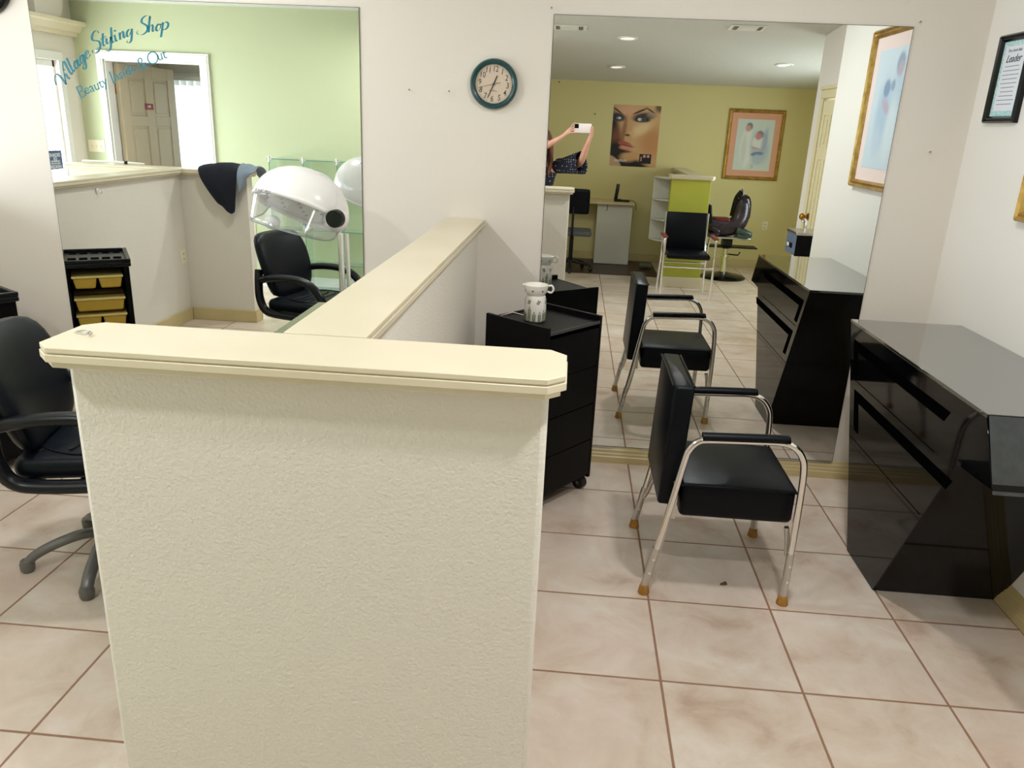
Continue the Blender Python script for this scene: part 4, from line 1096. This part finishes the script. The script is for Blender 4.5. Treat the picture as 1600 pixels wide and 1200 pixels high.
# poster: close-up of a made-up face
pw, ph = .61, .765
face = paint('glamour face print', (206, 162, 112), [
    (.75, .55, .45, .75, 0, .5, (214, 172, 120), .9), (.90, .40, .28, .30, 0, .6, (186, 112, 58), .6), (.62, .62, .22, .10, 30, .7, (238, 208, 160), .8), (.34, .90, .22, .14, 0, .7, (226, 170, 136), .8),
    (.00, .40, .16, .62, 0, .35, (24, 14, 16), 1), (.12, .46, .12, .22, 0, .6, (128, 72, 48), .85), (.10, .16, .22, .34, -20, .3, (10, 8, 14), 1), (.42, .02, .42, .16, -12, .3, (12, 8, 12), 1),
    (.42, .17, .20, .11, 10, .45, (206, 158, 104), 1), (.02, .03, .26, .16, -32, .12, (198, 160, 124), 1),
    (.36, .60, .07, .26, 4, .6, (206, 160, 112), 1), (.26, .60, .045, .24, -6, .6, (140, 88, 58), .8), (.34, .515, .055, .022, 0, .5, (48, 20, 14), .95), (.43, .55, .06, .05, 0, .6, (222, 178, 128), .8),
    (.12, .80, .15, .085, -8, .35, (30, 26, 46), .95), (.65, .82, .23, .080, 8, .4, (26, 26, 52), .95), (.62, .765, .17, .045, 0, .3, (14, 14, 24), .95), (.84, .88, .12, .07, 20, .6, (186, 158, 130), .7),
    (.13, .785, .055, .028, 0, .3, (128, 140, 142), 1), (.57, .775, .045, .030, 0, .3, (210, 214, 210), 1), (.65, .77, .055, .036, 0, .3, (92, 104, 98), 1), (.655, .77, .022, .022, 0, .3, (10, 10, 12), 1), (.145, .785, .02, .02, 0, .3, (240, 240, 235), 1),
    (.09, .905, .12, .018, -32, .4, (44, 26, 18), .95), (.56, .905, .16, .020, 24, .35, (44, 26, 18), .95), (.78, .925, .11, .016, -28, .4, (60, 38, 26), .9),
    (.30, .365, .15, .055, -14, .35, (168, 88, 64), 1), (.34, .315, .15, .050, 2, .35, (214, 140, 112), 1), (.36, .340, .14, .010, -8, .5, (54, 16, 14), .95), (.32, .245, .12, .028, 0, .6, (40, 16, 10), .8),
    (.98, .98, .10, .10, 0, .5, (50, 30, 20), .8)], pw, ph, .35)
t = thing('poster', 'unframed poster of a woman\'s made-up face on the yellow rear wall', 'poster', (.760, -2.98, 1.246)); 
o = B().box(-pw/2, pw/2, 0, .0015, 0, ph).done('print', face, t, smooth=0)
b = B(); b.box(.08, .235, .0016, .0024, .045, .165); b.done('compact_print', mat('black compact print', (.01, .01, .012), .4), t)
pk = mat('pink powder print', sr(214, 150, 140), .5)
B().lathe([(0, .0024), (.019, .0024), (.019, .003), (0, .003)], (.145, 0, .138), 'y', 24).lathe([(0, .0024), (.019, .0024), (.019, .003), (0, .003)], (.195, 0, .138), 'y', 24).box(.098, .112, .0024, .003, .075, .13).done('powder_print', pk, t)
text('poster_lettering', 'mobex', .058, T(-.165, .003, .075) @ REAR, ww, t)
for (x, z, q) in ((.222, 1.883, 'between the teal clock side and the poster'), (-.266, 2.253, 'high up by the ceiling')):
    o = B().ell((x, -2.976, z), (.012, .005, .012), 10, 6).done('wall_anchor', m_nail); tag(o, 'dark screw anchor in the yellow rear wall, ' + ('left of the face poster' if x > 0 else 'just under the ceiling'), 'screw', 'screw anchors in rear wall')

# ------------------------------------------------------------------ ceiling fittings
SL = math.atan(.0838)
def downlight(x, y, label, grp='recessed ceiling lights'):
    t = thing('ceiling_light', label, 'ceiling light', (x, y, cz(y)-.001), group=grp); t.rotation_euler = (SL, 0, 0)
    B().lathe([(.095, .0), (.095, -.006), (.088, -.010), (.072, -.010), (.066, .0), (.095, .0)], seg=40).done('trim_ring', m_white, t)
    B().lathe([(0, -.003), (.068, -.003), (.068, -.001), (0, -.001)], seg=32).done('lamp_face', mat('frosted lamp', sr(240, 238, 230), .5, emit=((1, .95, .85), .5)), t)
    return t
def fill_lamp(t, power):
    l = bpy.data.lights.new('lamp', 'AREA'); l.shape = 'DISK'; l.size = .13; l.energy = power; l.color = (.97, .98, 1)
    o = bpy.data.objects.new('lamp', l); COL.objects.link(o); o.parent = t; o.location = (0, 0, -.012)
for (x, y, q) in ((-1.9, 2.7, 'over the left station'), (.7, 2.3, 'over the right station'), (-1.7, .75, 'over the aisle near the green wall'), (.5, .95, 'over the aisle right of the foreground half wall')):
    t_ = downlight(x, y, 'added, unseen round recessed ceiling light ' + q, 'added station ceiling lights'); fill_lamp(t_, 11.5)  # unseen fittings added to brighten the stations and aisle
dl = downlight(.416, -.172, 'round recessed ceiling light, nearer of the two in line above the face poster')
dup(dl, (.406, -1.807, cz(-1.807)-.001), 0, 'round recessed ceiling light, farther of the two in line above the face poster').rotation_euler = (SL, 0, 0)
dup(dl, (2.137, -1.269, cz(-1.269)-.001), 0, 'round recessed ceiling light over the two-children picture').rotation_euler = (SL, 0, 0)
def vent(x, y, label):
    t = thing('ceiling_vent', label, 'air vent', (x, y, cz(y)-.001), group='ceiling air vents'); t.rotation_euler = (SL, 0, 0)
    b = B(); b.box(-.15, .15, -.10, .10, -.006, 0); b.done('plate', m_white, t, bevel=.002)
    B().box(-.075, .06, -.075, .075, -.012, -.006).done('center_panel', m_white, t, bevel=.002)
    for k in range(3):
        B().box(.080+.014*k, .087+.014*k, -.07, .07, -.0075, -.0055).done('slot', m_groove, t)
        B().box(-.098-.012*k, -.092-.012*k, -.07, .07, -.0075, -.0055).done('slot', m_groove, t)
    return t
v0 = vent(-.12, .20, 'white rectangular ceiling vent by the left edge of the right mirror')
dup(v0, (1.38, .44, cz(.44)-.001), 0, 'white rectangular ceiling vent toward the right wall').rotation_euler = (-SL, 0, pi)

# ------------------------------------------------------------------ reception counter and things
t = thing('reception_counter', 'maple topped reception counter with white end cabinet against the rear wall', 'counter', (0, -2.7, 0))
B().box(-1.3, .80, -2.975, -2.50, .785, .815).done('countertop', m_maple, t, bevel=.004, world=True)
B().box(.335, .785, -2.96, -2.60, .007, .784).done('cabinet', m_whitelam, t, bevel=.002, world=True)
B().box(.33, .782, -2.60, -2.584, .012, .782).done('cabinet_door', m_whitelam, t, bevel=.002, world=True)
B().box(-1.3, -1.0, -2.96, -2.60, .007, .784).done('cabinet', m_whitelam, t, bevel=.002, world=True)
o = B().tube(catmull([(.455, -2.585, .775), (.458, -2.572, .74), (.458, -2.572, .72), (.445, -2.574, .70)], 4), .004, 8).done('hanging_cord', m_dark, t, world=True)
t = thing('cordless_phone', 'black cordless phone standing in its base on the maple counter', 'telephone', (.59, -2.68, .815))
B().rbox((.0, 0, .015), (.10, .10, .03), .01).rbox((.10, .0, .012), (.10, .09, .024), .01).done('base', m_plas, t)
B().rbox((-.02, -.01, .12), (.045, .03, .20), .008, rot=Matrix.Rotation(rad(6), 3, 'Y')).done('handset', m_plas, t)
B().box(.005, .008, .005, .012, .06, .2).done('trim_strip', m_chrome, t)
B().tube(catmull([(.14, -.02, .01), (.20, -.03, .012), (.235, 0, -.02), (.245, .02, -.10)], 5), .005, 8).done('cord', mat('tan cord', sr(130, 100, 70), .6), t)

# white corner shelves
t = thing('corner_shelf_unit', 'white open corner shelves fixed beside the lime half wall', 'shelves', (1.15, -1.9, .43))
def quarter(z, th=.016):
    b = B(); P = [(1.32, -1.70)]+[(1.32-.36*cos(a), -2.06+.36*sin(a)) for a in [rad(q) for q in range(90, -1, -10)]][::-1]
    poly = [(1.319, -2.06)]+[(1.319-.35*cos(rad(q)), -2.06+.33*sin(rad(q))) for q in range(0, 91, 10)]
    b.prism(poly, 'z', z-th, z); return b
for z in (.455, .70, .935, 1.19): quarter(z).done('shelf', m_whitelam, t, bevel=.001, world=True)
B().box(.969, 1.319, -2.075, -2.06, .44, 1.19).done('back_panel', m_whitelam, t, world=True)
# small paper heap behind
b = B(); b.rbox((1.0, -2.4, .045), (.16, .12, .06), .02); tag(b.done('grey_bag', mat('olive grey cloth', sr(92, 92, 70), .9, bump=(30, .8, .01)), sub=1), 'small grey-green bag on the dark floor under the white shelves', 'bag')

# black office chair
t = thing('office_chair', 'black swivel office chair at the reception counter', 'chair', (.02, -2.0, .006))
B().rbox((0, .20, .86), (.38, .06, .30), .03, n=5, rot=Matrix.Rotation(rad(-4), 3, 'X')).done('backrest', m_vinyl, t, sub=1)
B().tube(catmull([(0, .235, .80), (0, .26, .62), (0, .22, .44), (0, .08, .42)], 5), .014, 8).done('back_bar', m_plas, t)
B().rbox((.02, 0, .475), (.44, .42, .07), .03, n=5).done('seat', mat('grey seat fabric', sr(90, 92, 96), .8), t, sub=1)
B().cyl((0, 0, .1), (0, 0, .44), .025).done('gas_column', m_plas, t)
for k in range(5):
    a = rad(18+72*k); d = Vector((cos(a), sin(a), 0))
    l = B().tube([Vector((0, 0, .12)), d*.16+Vector((0, 0, .10)), d*.27+Vector((0, 0, .075))], [.024, .02, .016], 10).done('star_leg', m_plas, t)
    B().ell(d*.27+Vector((0, 0, .03)), (.028, .028, .03), 12, 8).done('castor', m_dark, l)

# waiting chair
def waiting_chair():
    t = thing('waiting_chair', 'chrome framed waiting chair with black seat, back and reddish wood armrests', 'chair', (1.27, -.86, 0))
    # local: faces +y
    for s_ in (-1, 1):
        x = s_*.268
        B().tube(catmull([(x-s_*.005, .27, .0), (x, .27, .3), (x-s_*.004, .262, .60), (x-s_*.004, .24, .635), (x-s_*.006, .10, .638), (x-s_*.008, -.06, .635), (x-s_*.015, -.09, .60), (x-s_*.02, -.13, .42), (x-s_*.01, -.21, 0)], 6), .0115, 10).done('side_frame', m_chrome, t)
        B().rbox((x-s_*.003, .12, .652), (.052, .30, .022), .008).done('armrest', m_redwood, t)
        B().tube(catmull([(s_*.225, -.115, .43), (s_*.226, -.16, .52), (s_*.228, -.185, .68), (s_*.228, -.195, .87)], 5), .011, 10).done('back_upright', m_chrome, t)
        B().tube([(s_*.225, -.12, .425), (s_*.225, .20, .435)], .011, 10).done('seat_rail', m_chrome, t)
    B().rbox((0, -.178, .66), (.44, .035, .43), .014, rot=Matrix.Rotation(rad(4), 3, 'X')).done('backrest', m_vinyl, t)
    B().rbox((0, .05, .452), (.455, .42, .055), .02).done('seat', m_vinyl, t)
    b = B(); b.tube([(-.262, .262, .34), (.262, .262, .34)], .009, 8).tube([(-.25, -.15, .33), (.25, -.15, .33)], .009, 8); b.done('stretchers', m_chrome, t)
    return t
waiting_chair()

# horse shaped children's barber chair
def horse():
    t = thing('horse_barber_chair', 'dark horse-shaped child barber chair on a hydraulic column, in the far corner', 'barber chair', (1.93, -2.07, 0))
    B().lathe([(0, 0), (.27, 0), (.28, .012), (.25, .035), (.10, .055), (.06, .075), (0, .075)], seg=40).done('floor_plate', m_frameblack, t)
    B().lathe([(0, .07), (.036, .07), (.036, .26), (.055, .262), (.055, .275), (.03, .28), (.03, .36), (.075, .37), (.085, .385), (0, .385)], seg=28).done('hydraulic_column', m_chrome, t)
    B().tube([(.03, .03, .30), (.14, .08, .30), (.16, .09, .34)], .009, 8).done('pump_lever', m_plas, t)
    B().box(-.24, .36, -.11, .11, .385, .40).done('foot_board', m_black, t, bevel=.004)
    B().box(-.06, .06, -.06, .06, .40, .50).done('seat_mount', m_plas, t, bevel=.004)
    B().box(-.30, .26, -.13, .13, .495, .515).done('seat_plate', m_steel, t, bevel=.006)
    # body as one lofted surface from rump to chest and up the neck to muzzle
    path = [(-.31, 0, .60, .03, .03), (-.29, 0, .63, .09, .10), (-.22, 0, .64, .115, .12), (-.10, 0, .62, .11, .11), (.02, 0, .62, .115, .115), (.10, 0, .66, .11, .12), (.13, 0, .74, .085, .11), (.14, 0, .84, .065, .10), (.135, 0, .93, .055, .085), (.135, 0, .99, .045, .06)]
    b = B(); rings = []
    P = [Vector(p[:3]) for p in path]
    for i, p in enumerate(path):
        a = P[max(0, i-1)]; c = P[min(len(P)-1, i+1)]; tn = (c-a).normalized(); w = Vector((0, 1, 0)); u = tn.cross(w).normalized()
        rings.append([P[i]+w*p[3]*cos(2*pi*j/16)+u*p[4]*sin(2*pi*j/16) for j in range(16)])
    b.loft(rings); b.done('horse_body', m_horsep, t, sub=1)
    b = B(); rings = []
    for (x, z, r, h) in ((.115, 1.03, .045, .05), (.150, .99, .055, .075), (.178, .90, .048, .065), (.195, .80, .040, .050), (.203, .745, .036, .040), (.203, .72, .018, .02)):
        rings.append([Vector((x+h*cos(2*pi*j/14), r*sin(2*pi*j/14), z)) for j in range(14)])
    b.loft(rings); hd = b.done('horse_head', m_horsep, t, sub=1)
    for s_ in (-1, 1):
        B().tube([(.115, s_*.03, 1.02), (.11, s_*.04, 1.09)], [.018, .003], 8).done('ear', m_horsep, hd)
        B().ell((.165, s_*.048, .93), (.010, .006, .008), 10, 6).done('eye', m_frameblack, hd)
    b = B(); b.tube(catmull([(.10, 0, 1.06), (.05, 0, .98), (.03, 0, .86), (.02, 0, .76)], 5), .022, 8, flat=1.2); b.done('mane', m_frameblack, t)
    B().rbox((-.10, 0, .715), (.20, .17, .06), .03, n=5).done('saddle', m_saddle, t, sub=1)
    B().rbox((-.26, 0, .78), (.05, .26, .22), .02, rot=Matrix.Rotation(rad(-8), 3, 'Y')).done('backrest', m_vinyl, t)
    for s_ in (-1, 1):
        B().tube(catmull([(.08, s_*.10, .60), (.17, s_*.105, .58), (.24, s_*.10, .555), (.20, s_*.10, .525), (.10, s_*.10, .53)], 5), .038, 10).done('front_leg', m_horseg, t)
        B().tube(catmull([(-.22, s_*.10, .62), (-.14, s_*.11, .57), (-.20, s_*.10, .53), (-.26, s_*.10, .53)], 5), .036, 10).done('hind_leg', m_horsep, t)
    B().cyl((.155, -.13, 1.0), (.155, .13, 1.0), .010).cyl((.155, -.17, 1.0), (.155, -.12, 1.0), .016).cyl((.155, .12, 1.0), (.155, .17, 1.0), .016).done('hand_bar', m_plas, t)
horse()

# drinking fountain
t = thing('drinking_fountain', 'blue-grey wall drinking fountain with chrome spout beside the hall door', 'drinking fountain', (2.1, 1.17, .80))
B().box(-.30, 0, -.10, .19, .0, .165).done('body', m_greyblue, t, bevel=.008)
B().box(-.305, 0, -.105, .195, .165, .19).done('basin_rim', m_steel, t, bevel=.004)
B().box(-.302, -.300, -.06, .10, .05, .09).done('push_bar', m_black, t)
B().box(-.303, -.302, -.055, .01, .055, .085).done('label_plate', m_wsh, t)
B().box(-.299, .0, .19, .193, .0, .165).done('side_panel', m_black, t)
B().tube(catmull([(-.2, .06, .19), (-.2, .06, .25), (-.21, .03, .275), (-.22, 0, .26)], 5), .012, 10).done('spout', m_chrome, t)

# ------------------------------------------------------------------ the person taking the photograph
def skin_mesh(name, chains, mt, parent, sub=2, root=None):
    """chains of (x,y,z,r) points; first point of a chain may repeat an earlier one to branch from it"""
    me = bpy.data.meshes.new(name); bm = bmesh.new(); lay = bm.verts.layers.skin.verify(); known = {}
    for ch in chains:
        prev = None
        for (x, y, z, r) in ch:
            key = (round(x, 4), round(y, 4), round(z, 4))
            v = known.get(key)
            if v is None:
                v = bm.verts.new((x, y, z)); known[key] = v
                v[lay].radius = (r, r) if not isinstance(r, tuple) else r
                if len(known) == 1: v[lay].use_root = True
            if prev is not None and prev is not v:
                try: bm.edges.new((prev, v))
                except ValueError: pass
            prev = v
    bm.to_mesh(me); bm.free()
    o = bpy.data.objects.new(name, me); COL.objects.link(o)
    s1 = o.modifiers.new('skin', 'SKIN'); s1.use_smooth_shade = True; s1.branch_smoothing = .4
    s2 = o.modifiers.new('sub', 'SUBSURF'); s2.levels = sub; s2.render_levels = sub
    bpy.context.view_layer.update()
    dg = bpy.context.evaluated_depsgraph_get()
    m2 = bpy.data.meshes.new_from_object(o.evaluated_get(dg)); bpy.data.objects.remove(o)
    m2.materials.clear(); m2.materials.append(mt); m2.name = name
    for p in m2.polygons: p.material_index = 0
    m2.shade_smooth()
    o = bpy.data.objects.new(name, m2); COL.objects.link(o); o.parent = parent
    return o
def person():
    X0, Y0 = -.33, -.42
    t = thing('person', 'person in a navy dotted blouse holding a phone up with both hands', 'person', (X0, Y0, 0))
    def W_(x, y, z, r): return (x-X0, y-Y0, z, r)
    pel = (0, 0, .90, .125)
    ch = [[pel, (0, 0, 1.02, .105), (0, .005, 1.16, .115), (0, 0, 1.29, .120), (0, 0, 1.36, .07), (.0, .01, 1.42, .046), (0, .02, 1.47, .05)],
          [pel, (.085, 0, .80, .088), (.10, .0, .48, .058), (.105, -.02, .10, .038), (.105, .06, .045, .034), (.105, .14, .03, .026)],
          [pel, (-.085, 0, .80, .088), (-.10, .0, .48, .058), (-.105, -.02, .10, .038), (-.105, .06, .045, .034), (-.105, .14, .03, .026)]]
    # right arm (image right): shoulder -> elbow low -> hand on the phone's far end
    sh = (0, 0, 1.29, .120)
    R1 = [sh, (.15, -.01, 1.335, .052), W_(.015, -.33, 1.345, .042), W_(.065, -.20, 1.40, .036), W_(.092, -.11, 1.50, .032), W_(.122, -.045, 1.60, .021), W_(.135, -.030, 1.635, .022), W_(.140, -.026, 1.665, .024)]
    L1 = [sh, (-.15, -.01, 1.335, .052), W_(-.44, -.30, 1.38, .042), W_(-.34, -.20, 1.49, .036), W_(-.22, -.10, 1.565, .030), W_(-.135, -.045, 1.618, .021), W_(-.105, -.036, 1.645, .022), W_(-.082, -.030, 1.672, .024)]
    ch += [R1, L1]
    # fingers: right hand wraps the phone end at x=.135
    def F(pts, r=.0085): return [W_(*p, r*(1-.12*i)) for i, p in enumerate(pts)]
    rp = (.140, -.026, 1.665)
    ch += [[R1[-1]]+F([(.146, -.020, 1.692), (.150, -.006, 1.712), (.142, .006, 1.718), (.128, .006, 1.716)]),
           [R1[-1]]+F([(.151, -.016, 1.680), (.153, -.002, 1.694), (.142, .007, 1.698), (.126, .006, 1.696)]),
           [R1[-1]]+F([(.151, -.012, 1.664), (.152, .0, 1.676), (.141, .008, 1.679), (.124, .006, 1.678)]),
           [R1[-1]]+F([(.147, -.010, 1.650), (.148, .0, 1.660), (.139, .007, 1.662), (.126, .006, 1.662)], .0075),
           [R1[-1]]+F([(.128, -.036, 1.668), (.112, -.040, 1.680), (.100, -.034, 1.690)], .0095)]
    ch += [[L1[-1]]+F([(-.066, -.026, 1.700), (-.048, -.018, 1.722), (-.034, -.010, 1.742), (-.018, -.012, 1.752)]),
           [L1[-1]]+F([(-.058, -.016, 1.688), (-.044, -.004, 1.700), (-.034, .004, 1.706), (-.028, .005, 1.708)], .008),
           [L1[-1]]+F([(-.058, -.012, 1.674), (-.042, -.002, 1.682), (-.030, .005, 1.686), (-.020, .006, 1.688)], .008),
           [L1[-1]]+F([(-.062, -.014, 1.660), (-.046, -.008, 1.660), (-.028, -.008, 1.658), (-.014, -.008, 1.656)], .0075),
           [L1[-1]]+F([(-.070, -.040, 1.668), (-.048, -.044, 1.668), (-.030, -.036, 1.672)], .0095)]
    body = skin_mesh('body', ch, m_skin, t)
    # head with face
    c = Vector((0, .035, 1.56)); b = B(); rings = []
    for i in range(17):
        ph = -pi/2+pi*i/16; z = sin(ph); cr = max(cos(ph), .02); ring = []
        for j in range(28):
            a = 2*pi*j/28; x, y = cos(a)*cr, sin(a)*cr
            jaw = 1-.28*max(0, -z)**1.3
            q = Vector((x*.072*jaw, y*.092*(1-.10*max(0, -z)), z*.112))
            if y > 0:
                fx = math.exp(-(x*.072/.012)**2)
                q.y += .022*fx*math.exp(-((q.z+.012)/.022)**2)+.010*fx*math.exp(-((q.z-.01)/.03)**2)      # nose
                q.y += .008*math.exp(-(q.x/.03)**2)*math.exp(-((q.z+.085)/.02)**2)                          # chin
                q.y += .006*math.exp(-(q.x/.022)**2)*math.exp(-((q.z+.052)/.012)**2)                        # mouth
                q.y -= .010*math.exp(-((abs(q.x)-.030)/.014)**2)*math.exp(-((q.z-.008)/.014)**2)            # eye sockets
            ring.append(c+q)
        rings.append(ring)
    b.loft(rings)
    for s_ in (-1, 1): b.ell(c+Vector((s_*.073, -.005, -.005)), (.010, .018, .030), 12, 8)
    b.cyl(c+Vector((0, -.02, -.14)), c+Vector((0, -.012, -.06)), .048, .05)
    hd = b.done('head', m_skin, t, sub=1, smooth=80)
    for s_ in (-1, 1):
        B().ell(c+Vector((s_*.030, .073, .008)), (.013, .010, .0075), 14, 10).done('eye', mat('eye white', (.8, .8, .8), .2), hd)
        B().ell(c+Vector((s_*.030, .0805, .008)), (.0055, .004, .0055), 12, 8).done('iris', mat('brown iris', (.05, .02, .01), .2), hd)
        B().tube(catmull([c+Vector((s_*.014, .086, .026)), c+Vector((s_*.030, .087, .032)), c+Vector((s_*.048, .074, .026))], 4), .0028, 6).done('eyebrow', m_hair, hd)
    B().tube(catmull([c+Vector((-.024, .086, -.052)), c+Vector((-.008, .096, -.048)), c+Vector((.008, .096, -.048)), c+Vector((.024, .086, -.052))], 4), [.002, .004, .005, .0055, .006, .006, .006, .006, .0055, .005, .004, .003, .002], 8).done('lips', m_lips, hd)
    # hair: cap and long side locks
    b = B(); b.ell(c+Vector((0, -.018, .018)), (.086, .100, .116), 28, 16, zmin=-.15)
    for s_ in (-1, 1):
        for k in range(5):
            a = k*.28; x = s_*(.074-.006*k); y = .03-.032*k
            b.tube(catmull([c+Vector((x*.9, y, .06)), c+Vector((x*1.12, y+.005, -.04)), c+Vector((x*1.22, y+.02, -.16)), c+Vector((x*1.1, y+.045, -.27)), c+Vector((x*.95, y+.05, -.33))], 4), [.020, .021, .022, .023, .023, .023, .023, .022, .022, .021, .020, .018, .016, .014, .012, .008, .004], 8)
    b.done('hair', m_hair, t, smooth=80)
    # blouse with wide sleeves
    bl = [[(0, 0, .80, .165), (0, 0, .90, .158), (0, 0, 1.0, .134), (0, .005, 1.16, .142), (0, 0, 1.285, .140), (0, 0, 1.345, .098)],
          [(0, 0, 1.285, .140), (.15, -.01, 1.335, .075), W_(-.06, -.36, 1.335, .066)],
          [(0, 0, 1.285, .140), (-.15, -.01, 1.335, .075), W_(-.50+.0, -.34, 1.36, .066)]]
    bo = skin_mesh('blouse', bl, m_blouse, t)
    for (p0, p1, hang) in (((-.20, -.42, 1.315), (.058, -.215, 1.405), 1), ((-.47, -.42, 1.325), (-.36, -.215, 1.475), 1)):
        p0 = Vector(p0)-Vector((X0, Y0, 0)); p1 = Vector(p1)-Vector((X0, Y0, 0)); ax = (p1-p0).normalized(); u = Vector((0, 0, 1)); u = (u-ax*u.dot(ax)).normalized(); w = ax.cross(u)
        b = B(); rings = []
        for i in range(8):
            f = i/7; r = .060+.024*f; cen = p0+(p1-p0)*f
            ring = []
            for j in range(24):
                a = 2*pi*j/24; q = u*cos(a)+w*sin(a); dn = max(0, -cos(a)); fold = 1+.06*sin(5*a)*f
                ring.append(cen+q*(r*fold+.055*dn*f))
            rings.append(ring)
        b.loft(rings, cap=False); so = b.done('sleeve', m_blouse, t, smooth=80); sm = so.modifiers.new('th', 'SOLIDIFY'); sm.thickness = .004
    tr_ = [[(0, 0, .98, .13), (0, 0, .90, .150)], [(0, 0, .90, .150), (.09, 0, .78, .098), (.10, .0, .48, .076), (.105, -.02, .12, .060)], [(0, 0, .90, .150), (-.09, 0, .78, .098), (-.10, .0, .48, .076), (-.105, -.02, .12, .060)]]
    skin_mesh('trousers', tr_, mat('black trousers', (.012, .012, .016), .9), t)
    for s_ in (-1, 1):
        b = B(); rings = []
        for (y, w, h) in ((-.075, .02, .03), (-.06, .036, .06), (0, .042, .085), (.08, .046, .06), (.15, .044, .045), (.185, .02, .025)):
            rings.append([Vector((s_*.105+w*cos(2*pi*j/16), y, h/2+.002+h/2*sin(2*pi*j/16))) for j in range(16)])
        b.loft(rings); b.done('shoe', m_dark, t, sub=1)
person()
t = thing('mobile_phone', 'white mobile phone with black camera block held up by the person', 'phone', (.0525, -.014, 1.660))
B().rbox((0, 0, .0425), (.165, .009, .085), .004).done('body', mat('pale pink phone case', sr(240, 226, 222), .35), t)
B().rbox((-.058, .005, .060), (.040, .003, .040), .0012).done('camera_block', m_frameblack, t)
